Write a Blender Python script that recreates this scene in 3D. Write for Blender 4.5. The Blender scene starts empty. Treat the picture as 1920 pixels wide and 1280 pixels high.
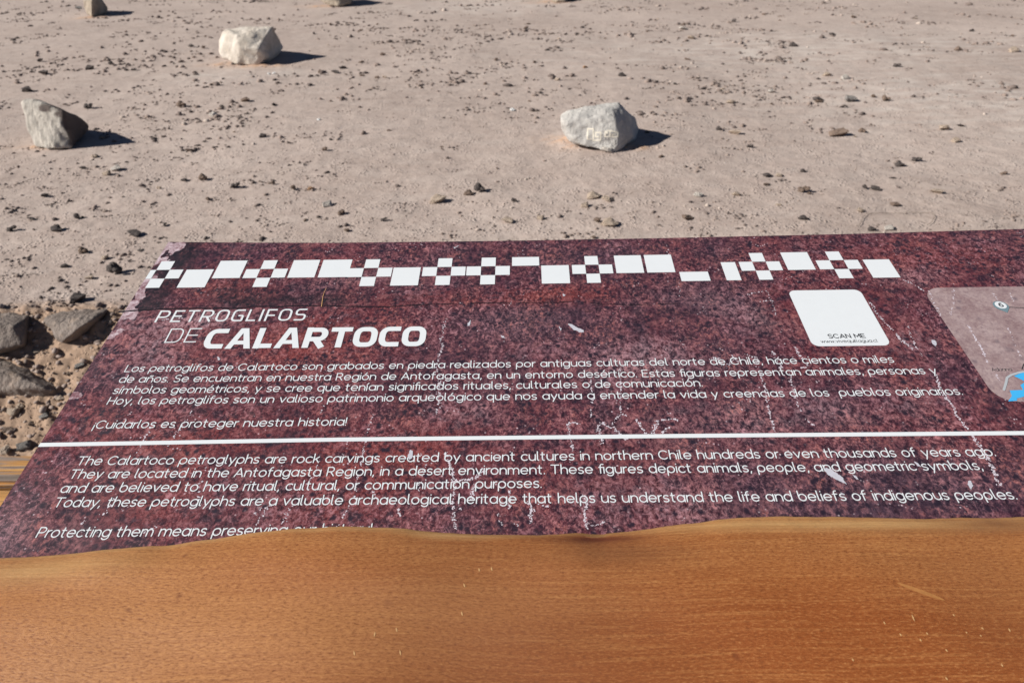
import bpy, bmesh, math, random
import numpy as np
from mathutils import Vector, Matrix, noise as mnoise
from mathutils.bvhtree import BVHTree

random.seed(7)
rng = np.random.default_rng(7)
SC = bpy.context.scene
COL = SC.collection
R = math.radians

# ------------------------------------------------------------------ camera
F_PX = 1289.1                       # focal length in pixels of the 1920 px wide photograph
U_C = np.array([0.99966191, -0.0129684, -0.02253647])     # panel axes seen from the camera
V_C = np.array([0.00747455, -0.68682838, 0.7267812])
TILT = R(11.0)                      # slope of the reading panel
N_C = np.cross(U_C, V_C)
X_C = U_C
Y_C = math.cos(TILT) * V_C - math.sin(TILT) * N_C
Z_C = math.sin(TILT) * V_C + math.cos(TILT) * N_C
W = np.array([X_C, Y_C, Z_C])       # camera coords -> world
CAM = np.array([0.0, 0.0, 1.45])
DIST = 0.9
cam_d = bpy.data.cameras.new('camera')
cam = bpy.data.objects.new('camera', cam_d)
COL.objects.link(cam)
right, down, fwd = W[:, 0], W[:, 1], W[:, 2]
cam.matrix_world = Matrix(((right[0], -down[0], -fwd[0], CAM[0]),
                           (right[1], -down[1], -fwd[1], CAM[1]),
                           (right[2], -down[2], -fwd[2], CAM[2]),
                           (0, 0, 0, 1)))
cam_d.sensor_width = 36
cam_d.lens = F_PX / 1920 * 36
cam_d.clip_start = 0.02
cam_d.clip_end = 6000
cam_d.dof.use_dof = True
cam_d.dof.focus_distance = 0.85
cam_d.dof.aperture_fstop = 9.0
SC.camera = cam

# ------------------------------------------------------------------ light
SUN_EL, SUN_AZ = R(32), R(11)
S = Vector((-math.cos(SUN_AZ) * math.cos(SUN_EL), -math.sin(SUN_AZ) * math.cos(SUN_EL), math.sin(SUN_EL)))
world = bpy.data.worlds.new('World')
SC.world = world
world.use_nodes = True
wt = world.node_tree
sky = wt.nodes.new('ShaderNodeTexSky')
sky.sky_type = 'NISHITA'
sky.sun_disc = False
sky.sun_elevation = SUN_EL
sky.sun_rotation = math.atan2(S.x, S.y)
sky.altitude = 900
sky.air_density = 0.4
sky.dust_density = 0.15
bg = wt.nodes['Background']
bg.inputs['Strength'].default_value = 0.05
wt.links.new(sky.outputs[0], bg.inputs[0])
sl = bpy.data.lights.new('sun', 'SUN')
sl.energy = 5.0
sl.angle = R(0.55)
sl.color = (1.0, 0.955, 0.89)
so = bpy.data.objects.new('sun', sl)
so.rotation_euler = S.to_track_quat('Z', 'Y').to_euler()
so.location = (-6, -3, 6)
COL.objects.link(so)
SC.view_settings.view_transform = 'Standard'
SC.view_settings.look = 'None'
SC.view_settings.gamma = 1
SC.view_settings.exposure = 0.45


# ------------------------------------------------------------------ geometry of the place
def ray(px, py):
    return W @ np.array([(px - 960) / F_PX, (py - 640) / F_PX, 1.0])


PO = CAM + fwd * DIST                                    # panel origin
PU = np.array([1.0, 0, 0])
PV = np.array([0, math.cos(TILT), math.sin(TILT)])
PN = np.array([0, -math.sin(TILT), math.cos(TILT)])


def pan(px, py, h=0.0):
    """a point of the panel plane (u, v), raised by h"""
    d = ray(px, py)
    o = PO + PN * h
    t = PN @ (o - CAM) / (PN @ d)
    X = CAM + d * t - PO
    return float(PU @ X), float(PV @ X)


LOW = -0.30


def fbm(x, y, z, o=3):
    return mnoise.fractal(Vector((x, y, z)), 1.0, 2.0, o)


def bank_edge(x):
    return 2.58 + 0.05 * mnoise.noise(Vector((x * 1.7, 3.1, 0)))


def ground_base(x, y):
    e = bank_edge(x)
    if y >= e:
        return 0.0
    return max(LOW, -(e - y) * 0.466)


def ground_z(x, y):
    z = ground_base(x, y)
    far = 1.0 / (1.0 + max(0, y - 30) * 0.02)
    e = bank_edge(x)
    z += 0.02 * mnoise.noise(Vector((x * 0.6, y * 0.6, 5))) * far
    z += 0.010 * mnoise.noise(Vector((x * 2.3, y * 2.3, 1)))
    n = mnoise.noise(Vector((x * 7, y * 7, 9)))
    z += 0.004 * n
    f = fbm(x * 22, y * 22, 3, 3)
    rough = 0.0025 + 0.005 * max(0, mnoise.noise(Vector((x * 0.9, y * 0.9, 21))))
    if y < e + 0.05:
        rough = 0.017
    z += rough * f * (0.5 if y > e + .05 else 1)
    return z


def ground_hit(px, py):
    d = ray(px, py)
    t = 0.5
    prev = t
    while t < 80:
        p = CAM + d * t
        if p[2] < ground_base(p[0], p[1]):
            a, b = prev, t
            for _ in range(24):
                m = (a + b) / 2
                p = CAM + d * m
                if p[2] < ground_base(p[0], p[1]):
                    b = m
                else:
                    a = m
            return CAM + d * b, b
        prev = t
        t += 0.02 + t * 0.01
    return CAM + d * 80, 80.0


# ------------------------------------------------------------------ helpers
def tag(o, label=None, cat=None, group=None, kind=None):
    if label: o['label'] = label
    if cat: o['category'] = cat
    if group: o['group'] = group
    if kind: o['kind'] = kind
    return o


def link(name, me, mat=None, parent=None, smooth=False):
    o = bpy.data.objects.new(name, me)
    COL.objects.link(o)
    if mat: me.materials.append(mat)
    if parent: o.parent = parent
    if smooth: me.polygons.foreach_set('use_smooth', [True] * len(me.polygons))
    return o


def mesh_from(verts, faces, name='mesh'):
    me = bpy.data.meshes.new(name)
    me.from_pydata([tuple(v) for v in verts], [], faces)
    me.update()
    return me


class NT:
    """small helper for writing node materials"""
    def __init__(s, name, rough=0.8, spec=0.3):
        s.m = bpy.data.materials.new(name)
        s.m.use_nodes = True
        s.t = s.m.node_tree
        s.b = s.t.nodes['Principled BSDF']
        s.b.inputs['Roughness'].default_value = rough
        s.b.inputs['Specular IOR Level'].default_value = spec
        s.co = s.t.nodes.new('ShaderNodeTexCoord').outputs['Object']

    def _in(s, sock, v):
        if v is None: return
        if isinstance(v, (int, float)):
            sock.default_value = v
        elif isinstance(v, tuple):
            sock.default_value = (*v, 1.0) if len(v) == 3 and sock.type == 'RGBA' else v
        else:
            s.t.links.new(v, sock)

    def map(s, scale=(1, 1, 1), loc=(0, 0, 0), rot=(0, 0, 0), vec=None):
        n = s.t.nodes.new('ShaderNodeMapping')
        s.t.links.new(vec or s.co, n.inputs[0])
        n.inputs['Scale'].default_value = scale
        n.inputs['Location'].default_value = loc
        n.inputs['Rotation'].default_value = rot
        return n.outputs[0]

    def noise(s, scale, detail=4, rough=0.6, vec=None, dist=0.0):
        n = s.t.nodes.new('ShaderNodeTexNoise')
        s.t.links.new(vec or s.co, n.inputs['Vector'])
        n.inputs['Scale'].default_value = scale
        n.inputs['Detail'].default_value = detail
        n.inputs['Roughness'].default_value = rough
        n.inputs['Distortion'].default_value = dist
        return n.outputs[0]

    def vor(s, scale, vec=None, feat='F1', rnd=1.0):
        n = s.t.nodes.new('ShaderNodeTexVoronoi')
        n.feature = feat
        s.t.links.new(vec or s.co, n.inputs['Vector'])
        n.inputs['Scale'].default_value = scale
        n.inputs['Randomness'].default_value = rnd
        return n

    def ramp(s, v, stops):
        n = s.t.nodes.new('ShaderNodeValToRGB')
        s.t.links.new(v, n.inputs[0])
        e = n.color_ramp.elements
        while len(e) < len(stops): e.new(0.5)
        for k, (p, c) in enumerate(stops):
            e[k].position = p
            e[k].color = (c, c, c, 1) if isinstance(c, (int, float)) else (*c, 1)
        return n.outputs[0]

    def mix(s, f, a, b, mode='MIX'):
        n = s.t.nodes.new('ShaderNodeMix')
        n.data_type = 'RGBA'
        n.blend_type = mode
        s._in(n.inputs[0], f)
        s._in(n.inputs[6], a)
        s._in(n.inputs[7], b)
        return n.outputs[2]

    def math(s, op, a, b=None, clamp=False):
        n = s.t.nodes.new('ShaderNodeMath')
        n.operation = op
        n.use_clamp = clamp
        s._in(n.inputs[0], a)
        if b is not None: s._in(n.inputs[1], b)
        return n.outputs[0]

    def attr(s, name):
        n = s.t.nodes.new('ShaderNodeAttribute')
        n.attribute_name = name
        return n.outputs['Fac']

    def color(s, c):
        s._in(s.b.inputs['Base Color'], c)
        return s

    def rough(s, r):
        s._in(s.b.inputs['Roughness'], r)
        return s

    def bump(s, h, dist=0.01, strength=1.0, prev=None):
        n = s.t.nodes.new('ShaderNodeBump')
        s.t.links.new(h, n.inputs['Height'])
        n.inputs['Distance'].default_value = dist
        n.inputs['Strength'].default_value = strength
        if prev is not None: s.t.links.new(prev, n.inputs['Normal'])
        s.t.links.new(n.outputs[0], s.b.inputs['Normal'])
        return n.outputs[0]


def plain(name, c, rough=0.55, var=0.08, scale=60):
    n = NT(name, rough)
    f = n.noise(scale, 4, 0.6)
    n.color(n.mix(f, tuple(x * (1 - var) for x in c), tuple(min(1, x * (1 + var)) for x in c)))
    return n.m


# ------------------------------------------------------------------ materials
def mat_soil():
    n = NT('soil', 0.95, 0.15)
    big = n.noise(0.5, 3, 0.5)
    c = n.mix(n.ramp(big, [(0.35, 0.0), (0.68, 1.0)]), (0.398, 0.318, 0.277), (0.482, 0.394, 0.347))
    med = n.noise(4.5, 5, 0.62, n.map((0.7, 1.4, 1)))
    c = n.mix(n.ramp(med, [(0.42, 0.0), (0.72, 0.55)]), c, (0.53, 0.45, 0.40))
    c = n.mix(n.ramp(n.noise(9, 6, 0.7), [(0.54, 0.0), (0.78, 0.5)]), c, (0.25, 0.19, 0.165))
    c = n.mix(n.ramp(n.noise(26, 5, 0.72, n.map(loc=(7, 1, 3))), [(0.52, 0.0), (0.70, 0.55)]), c, (0.25, 0.195, 0.168))
    c = n.mix(n.ramp(n.noise(30, 4, 0.7, n.map(loc=(1, 8, 3))), [(0.55, 0.0), (0.72, 0.5)]), c, (0.56, 0.47, 0.41))
    sp = n.ramp(n.noise(95, 3, 0.7), [(0.55, 0.0), (0.74, 0.6)])
    c = n.mix(sp, c, (0.16, 0.125, 0.11))
    sp2 = n.ramp(n.noise(120, 2, 0.6, n.map(loc=(4, 2, 7))), [(0.62, 0.0), (0.74, 0.45)])
    c = n.mix(sp2, c, (0.58, 0.52, 0.46))
    c = n.mix(n.attr('salt'), c, (0.56, 0.50, 0.45))
    c = n.mix(n.attr('dug'), c, (0.52, 0.33, 0.215))
    bankc = n.mix(n.noise(35, 5, 0.7), (0.25, 0.165, 0.113), (0.45, 0.322, 0.236))
    c = n.mix(n.attr('bank'), c, bankc)
    n.color(c)
    v1 = n.vor(42, n.map((1, 1.2, 1)))
    g1 = n.math('MULTIPLY', n.ramp(v1.outputs['Distance'], [(0.0, 1.0), (0.42, 0.0)]), n.ramp(n.noise(6, 4, 0.65), [(0.46, 0.0), (0.60, 1.0)]))
    v2 = n.vor(105, n.map(loc=(3, 3, 3)))
    g2 = n.math('MULTIPLY', n.ramp(v2.outputs['Distance'], [(0.0, 1.0), (0.40, 0.0)]), n.ramp(n.noise(17, 4, 0.65, n.map(loc=(9, 3, 1))), [(0.46, 0.0), (0.58, 1.0)]))
    h = n.math('ADD', n.math('ADD', g1, n.math('MULTIPLY', g2, 0.5)), n.math('MULTIPLY', n.noise(9, 3, 0.5), 1.2))
    n.bump(h, 0.011, 0.8)
    return n.m


def mat_rock(name, lo, hi, crack=(0.12, 0.10, 0.09), bump=0.02, streak=None, dark_side=None):
    n = NT(name, 0.88, 0.2)
    v = n.map(streak[0], rot=streak[1]) if streak else n.co
    a = n.noise(5.5, 5, 0.62, v)
    c = n.mix(n.ramp(a, [(0.34, 0.0), (0.66, 1.0)]), lo, hi)
    c = n.mix(n.ramp(n.noise(16, 4, 0.65, n.map(loc=(3, 1, 2))), [(0.56, 0.0), (0.74, 0.5)]), c, crack)
    c = n.mix(n.ramp(n.noise(120, 3, 0.7), [(0.5, 0.0), (0.8, 0.3)]), c, tuple(x * 0.5 for x in lo))
    if dark_side:
        vn = n.math('ADD', n.attr('dark_side'), n.math('MULTIPLY', n.math('SUBTRACT', n.noise(11, 5, 0.7), 0.5), 0.9))
        c = n.mix(n.ramp(vn, [(0.42, 0.0), (0.60, 0.92)]), c, dark_side)
    n.color(c)
    h = n.math('ADD', n.noise(14, 6, 0.65, v), n.math('MULTIPLY', n.noise(60, 4, 0.65), 0.4))
    n.bump(h, bump, 0.8)
    return n.m


def mat_print():
    n = NT('printed_rock_photo', 0.42, 0.4)
    wv = n.map((1.0, 0.75, 1.0), rot=(0, 0, 0.4))
    grain = n.noise(150, 6, 0.80, wv, 0.6)
    mid = n.noise(46, 6, 0.72)
    big = n.noise(9, 5, 0.65)
    c = n.mix(n.ramp(big, [(0.38, 0.0), (0.60, 1.0)]), (0.066, 0.026, 0.046), (0.130, 0.030, 0.042))
    vs = n.noise(1.0, 4, 0.6, n.map((26, 2.2, 1), loc=(2, 0, 0)))
    c = n.mix(n.ramp(vs, [(0.36, 0.8), (0.52, 0.0)]), c, (0.028, 0.016, 0.030))
    c = n.mix(n.attr('purple'), c, (0.070, 0.042, 0.062))
    c = n.mix(n.attr('red'), c, (0.195, 0.038, 0.036))
    c = n.mix(n.ramp(mid, [(0.40, 0.9), (0.52, 0.0)]), c, (0.032, 0.018, 0.030))
    c = n.mix(n.ramp(mid, [(0.52, 0.0), (0.66, 0.6)]), c, (0.27, 0.115, 0.120))
    pg = n.math('MULTIPLY', n.attr('pale'), n.ramp(grain, [(0.42, 0.0), (0.64, 1.3)]))
    c = n.mix(pg, c, (0.44, 0.29, 0.325))
    gm = n.ramp(n.noise(11, 4, 0.6, n.map((1.2, .8, 1), loc=(6, 6, 6))), [(0.36, 0.25), (0.62, 1.0)])
    c = n.mix(n.ramp(grain, [(0.36, 1.0), (0.50, 0.0)]), c, (0.016, 0.008, 0.015))
    hot = n.mix(n.ramp(n.noise(14, 3, 0.5, n.map(loc=(5, 5, 5))), [(0.4, 0.0), (0.6, 1.0)]), (0.50, 0.245, 0.285), (0.55, 0.195, 0.165))
    c = n.mix(n.math('MULTIPLY', gm, n.ramp(grain, [(0.51, 0.0), (0.67, 1.0)])), c, hot)
    gr2 = n.noise(290, 4, 0.8, n.map(loc=(1, 5, 2)))
    c = n.mix(n.math('MULTIPLY', gm, n.ramp(gr2, [(0.53, 0.0), (0.70, 0.75)])), c, (0.48, 0.245, 0.265))
    c = n.mix(n.ramp(gr2, [(0.33, 0.9), (0.48, 0.0)]), c, (0.02, 0.009, 0.015))
    # dark pits
    pit = n.vor(85, n.map((1, 1, 1), loc=(0.3, 0.7, 0)))
    pm = n.ramp(n.math('ADD', pit.outputs['Distance'], n.math('MULTIPLY', n.math('SUBTRACT', grain, 0.5), 0.5)), [(0.16, 1.0), (0.36, 0.0)])
    sel = n.ramp(n.noise(24, 2, 0.5, n.map(loc=(8, 3, 1))), [(0.42, 0.0), (0.52, 0.95)])
    c = n.mix(n.math('MULTIPLY', pm, sel), c, (0.022, 0.015, 0.026))
    # pale flecks
    fl = n.vor(170)
    fm = n.ramp(fl.outputs['Distance'], [(0.10, 1.0), (0.22, 0.0)])
    fs = n.ramp(n.noise(30, 3, 0.6, n.map(loc=(2, 9, 4))), [(0.54, 0.0), (0.64, 0.9)])
    c = n.mix(n.math('MULTIPLY', fm, fs), c, (0.64, 0.50, 0.55))
    c = n.mix(n.math('MULTIPLY', n.attr('dark'), n.ramp(grain, [(0.4, 1.0), (0.7, 0.45)])), c, (0.013, 0.012, 0.017))
    edge = n.mix(n.ramp(n.noise(75, 6, 0.75), [(0.40, 0.0), (0.60, 1.0)]), (0.20, 0.09, 0.105), (0.60, 0.49, 0.53))
    tn = n.math('ADD', n.attr('torn'), n.math('MULTIPLY', n.math('SUBTRACT', n.noise(70, 5, 0.7, n.map(loc=(4, 4, 0))), 0.5), 0.9))
    c = n.mix(n.ramp(tn, [(0.47, 0.0), (0.53, 1.0)]), c, edge)
    n.color(c)
    n.rough(n.ramp(n.noise(20, 3, 0.5), [(0.3, 0.36), (0.7, 0.5)]))
    return n.m


def mat_map():
    n = NT('printed_map', 0.42, 0.4)
    grain = n.noise(210, 6, 0.78, None, 0.5)
    c = n.mix(n.ramp(n.noise(30, 4, 0.65), [(0.35, 0.0), (0.65, 1.0)]), (0.255, 0.170, 0.175), (0.39, 0.295, 0.295))
    c = n.mix(n.ramp(grain, [(0.32, 0.8), (0.48, 0.0)]), c, (0.17, 0.115, 0.125))
    c = n.mix(n.ramp(grain, [(0.52, 0.0), (0.72, 0.7)]), c, (0.52, 0.41, 0.37))
    pit = n.vor(60)
    pm = n.ramp(pit.outputs['Distance'], [(0.14, 0.8), (0.32, 0.0)])
    sel = n.ramp(n.noise(24, 2, 0.5), [(0.48, 0.0), (0.58, 0.9)])
    c = n.mix(n.math('MULTIPLY', pm, sel), c, (0.13, 0.10, 0.12))
    n.color(c)
    return n.m


def mat_slab():
    n = NT('oiled_wood', 0.40, 0.35)
    warp = n.noise(2.0, 2, 0.5)
    # warp the grain gently
    wn = n.t.nodes.new('ShaderNodeCombineXYZ')
    n.t.links.new(n.math('MULTIPLY', n.math('SUBTRACT', warp, 0.5), 0.05), wn.inputs[1])
    va = n.t.nodes.new('ShaderNodeVectorMath')
    va.operation = 'ADD'
    n.t.links.new(n.co, va.inputs[0])
    n.t.links.new(wn.outputs[0], va.inputs[1])
    w = va.outputs[0]
    broad = n.noise(1.0, 4, 0.6, n.map((1.6, 11, 1), vec=w))
    c = n.mix(n.ramp(broad, [(0.36, 0.0), (0.66, 1.0)]), (0.325, 0.100, 0.022), (0.440, 0.170, 0.045))
    zone = n.noise(2.6, 2, 0.5, n.map((1, 1.3, 1), loc=(3, 7, 0)))
    c = n.mix(n.ramp(zone, [(0.45, 0.0), (0.66, 0.5)]), c, (0.265, 0.080, 0.020))
    band = n.noise(1.0, 3, 0.55, n.map((1.9, 20, 1), loc=(6, 2, 0), vec=w))
    c = n.mix(n.ramp(band, [(0.47, 0.0), (0.62, 0.8)]), c, (0.200, 0.055, 0.012))
    band2 = n.noise(1.0, 3, 0.55, n.map((1.6, 26, 1), loc=(2, 9, 0), rot=(0, 0, 0.10), vec=w))
    c = n.mix(n.ramp(band2, [(0.49, 0.0), (0.64, 0.8)]), c, (0.50, 0.225, 0.075))
    c = n.mix(n.attr('tan'), c, (0.430, 0.185, 0.062))
    c = n.mix(n.attr('redwood'), c, (0.275, 0.077, 0.018))
    streak = n.noise(1.0, 6, 0.75, n.map((7, 300, 1), vec=w))
    amt = n.ramp(n.noise(4.5, 2, 0.5, n.map((1, 1.6, 1), loc=(1, 1, 1))), [(0.35, 0.25), (0.65, 1.0)])
    c = n.mix(n.math('MULTIPLY', amt, n.ramp(streak, [(0.34, 0.55), (0.5, 0.0)])), c, (0.23, 0.065, 0.014))
    c = n.mix(n.math('MULTIPLY', amt, n.ramp(streak, [(0.5, 0.0), (0.68, 0.5)])), c, (0.62, 0.30, 0.10))
    pore = n.noise(1.0, 4, 0.8, n.map((190, 620, 1), vec=w))
    c = n.mix(n.ramp(pore, [(0.36, 0.9), (0.49, 0.0)]), c, (0.175, 0.050, 0.012))
    c = n.mix(n.ramp(pore, [(0.53, 0.0), (0.68, 0.55)]), c, (0.64, 0.32, 0.12))
    c = n.mix(n.attr('sap'), c, n.mix(n.ramp(streak, [(0.35, 0.0), (0.65, 1.0)]), (0.47, 0.26, 0.095), (0.60, 0.38, 0.165)))
    dot = n.vor(30, n.map((0.5, 1, 1)))
    dm = n.ramp(dot.outputs['Distance'], [(0.03, 0.9), (0.07, 0.0)])
    ds = n.ramp(n.noise(7, 2, 0.5, n.map(loc=(2, 2, 2))), [(0.52, 0.0), (0.6, 0.8)])
    c = n.mix(n.math('MULTIPLY', dm, ds), c, (0.09, 0.035, 0.014))
    c = n.mix(n.attr('knot'), c, (0.120, 0.028, 0.011))
    c = n.mix(n.attr('stain'), c, (0.165, 0.066, 0.028))
    n.color(c)
    n.rough(n.ramp(pore, [(0.3, 0.62), (0.7, 0.42)]))
    h = n.math('ADD', pore, n.math('MULTIPLY', streak, 0.6))
    n.bump(h, 0.0012, 0.45)
    return n.m


def mat_timber(upright=False):
    n = NT('weathered_post' if upright else 'weathered_timber', 0.8, 0.2)
    s = n.noise(1.0, 4, 0.6, n.map((34, 34, 1.6) if upright else (1.6, 34, 34)), 0.3)
    c = n.ramp(s, [(0.36, (0.145, 0.115, 0.095)), (0.46, (0.26, 0.20, 0.165)), (0.50, (0.44, 0.22, 0.07)), (0.60, (0.60, 0.33, 0.115)), (0.68, (0.24, 0.18, 0.15))])
    fine = n.noise(1.0, 3, 0.7, n.map((260, 260, 14) if upright else (14, 260, 260)))
    c = n.mix(n.ramp(fine, [(0.3, 0.7), (0.5, 0.0)]), c, (0.09, 0.06, 0.045))
    n.color(c)
    n.bump(n.math('ADD', s, fine), 0.004, 0.5)
    return n.m


M_SOIL = mat_soil()
M_PRINT = mat_print()
M_WHITE = plain('white_print', (0.70, 0.735, 0.76), 0.45, 0.03)
M_CHALK = plain('chalky_print', (0.62, 0.56, 0.62), 0.45, 0.25, 300)
M_DARK = plain('dark_print', (0.012, 0.010, 0.014), 0.45, 0.2)
M_INK = plain('ink', (0.035, 0.038, 0.045), 0.45, 0.1)
M_MAP = mat_map()
M_WATER = plain('printed_blue', (0.055, 0.42, 0.80), 0.45, 0.08)
M_ROAD = plain('printed_road', (0.42, 0.45, 0.48), 0.45, 0.05)
M_PIN = plain('printed_pin', (0.16, 0.235, 0.27), 0.45, 0.05)
M_DROP = plain('dried_dropping', (0.50, 0.50, 0.56), 0.85, 0.2, 200)
M_SLAB = mat_slab()
M_TIMBER = mat_timber()
M_POST = mat_timber(True)
M_BOARD = plain('backing_board', (0.16, 0.12, 0.09), 0.8, 0.2)
M_SHEETEDGE = plain('sheet_edge', (0.62, 0.60, 0.58), 0.5, 0.05)
M_STREAK = plain('worn_wood', (0.40, 0.175, 0.055), 0.6, 0.35, 260)
M_SCRATCH = plain('raw_wood_scratch', (0.58, 0.34, 0.15), 0.7, 0.15)

# ------------------------------------------------------------------ ground sheet
BOULDER_BASE = {}


def build_ground():
    ys = [-1500, -300, -60, -12, -3, 0.0, 0.8, 1.3, 1.6]
    y = 1.75
    while y < 2.75:
        ys.append(y); y += 0.0075
    while y < 24:
        ys.append(y); y += 0.0022 * y + 0.0010 * y * y * 0.5
    while y < 60:
        ys.append(y); y *= 1.06
    ys += [70, 90, 130, 200, 340, 600, 1100, 2000, 3500]
    dense = np.linspace(-1, 1, 401)
    fr = np.concatenate([[-400, -80, -20, -6, -3, -1.8, -1.3], dense, [1.3, 1.8, 3, 6, 20, 80, 400]])
    verts, dug, salt, bank = [], [], [], []
    spots = [(ground_hit(1070, 262)[0], 0.20, 0.11, 'dug'), (ground_hit(1125, 277)[0], 0.24, 0.08, 'dug'), (ground_hit(1190, 281)[0], 0.13, 0.05, 'dug'),
             (ground_hit(440, 121)[0], 0.32, 0.15, 'dug'), (ground_hit(490, 124)[0], 0.32, 0.15, 'dug'), (ground_hit(95, 276)[0], 0.25, 0.06, 'dug'),
             (ground_hit(172, 34)[0], 0.3, 0.2, 'dug'), (ground_hit(605, 12)[0], 0.4, 0.25, 'dug'), (ground_hit(1036, 5)[0], 0.4, 0.3, 'dug'),
             (ground_hit(470, 140)[0], 0.9, 0.35, 'salt'), (ground_hit(900, 14)[0], 2.0, 1.2, 'salt'), (ground_hit(1500, 90)[0], 3.4, 1.5, 'salt'), (ground_hit(1800, 180)[0], 1.8, 1.3, 'salt')]
    for yy in ys:
        wdt = max(1.25, 0.98 * abs(yy)) if yy > 0 else 3.0
        for f in fr:
            x = f * wdt
            near = 1.75 < yy < 62 and abs(f) < 1.31
            z = ground_z(x, yy) if near else ground_base(x, yy)
            d = s = 0.0
            if near:
                for p, rx, ry, k in spots:
                    q = ((x - p[0]) / rx) ** 2 + ((yy - p[1]) / ry) ** 2
                    if q < 4:
                        g = math.exp(-q * 1.3)
                        if k == 'dug':
                            r = g * (0.55 + 1.4 * fbm(x * 14, yy * 14, 8, 3))
                            d = max(d, r)
                            z += 0.016 * max(0, min(1, r)) + 0.012 * g * fbm(x * 30, yy * 30, 2, 2)
                        else:
                            s = max(s, g * (0.25 + 0.9 * fbm(x * 3, yy * 8, 6, 3)))
            e = bank_edge(x)
            b = 1.0 if yy < e - 0.02 else (max(0.0, 1 - (yy - e + 0.02) / 0.10) if yy < e + 0.08 else 0.0)
            if yy < 1.7: b = 0.4
            verts.append((x, yy, z)); dug.append(min(1, max(0, d * 1.1))); salt.append(min(0.8, max(0, s))); bank.append(b)
    nx = len(fr)
    faces = []
    for j in range(len(ys) - 1):
        for i in range(nx - 1):
            a = j * nx + i
            faces.append((a, a + 1, a + nx + 1, a + nx))
    me = mesh_from(verts, faces, 'desert_ground')
    for nm, arr in (('dug', dug), ('salt', salt), ('bank', bank)):
        at = me.attributes.new(nm, 'FLOAT', 'POINT')
        at.data.foreach_set('value', arr)
    o = link('desert_ground', me, M_SOIL, smooth=True)
    tag(o, kind='structure')
    return o


build_ground()

# ------------------------------------------------------------------ the information table
SX, SY = 0.25, PO[1] - 0.05
sign = bpy.data.objects.new('information_table', None)
sign.location = (SX, SY, LOW)
COL.objects.link(sign)
tag(sign, 'large maroon printed table with white writing and a wooden slab along its front', 'information table')
PROT = Matrix((PU, PV, PN)).transposed()


def on_panel(o):
    o.location = Vector(PO) - sign.location
    o.rotation_euler = PROT.to_euler()
    return o


def grid_attr(me, **kw):
    for nm, arr in kw.items():
        at = me.attributes.new(nm, 'FLOAT', 'POINT')
        at.data.foreach_set('value', np.clip(np.asarray(arr, dtype=float), 0, 1))


PU0 = pan(159, 700)[0]                       # left edge
PU1 = 1.75
VBOT = -0.52
TOPPTS = [(315, 453.6), (450, 454.8), (620, 455.2), (900, 452.2), (1240, 446.5), (1600, 438.5), (1920, 429.2)]
tp = [pan(*q) for q in TOPPTS]


def vtop(u):
    return float(np.interp(u, [q[0] for q in tp], [q[1] for q in tp]))


def blob(U, V, px, py, rx, ry, rot=0.0, h=0.0):
    u, v = pan(px, py, h)
    du, dv = U - u, V - v
    a = math.cos(rot) * du + math.sin(rot) * dv
    b = -math.sin(rot) * du + math.cos(rot) * dv
    return np.exp(-((a / rx) ** 2 + (b / ry) ** 2))


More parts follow.
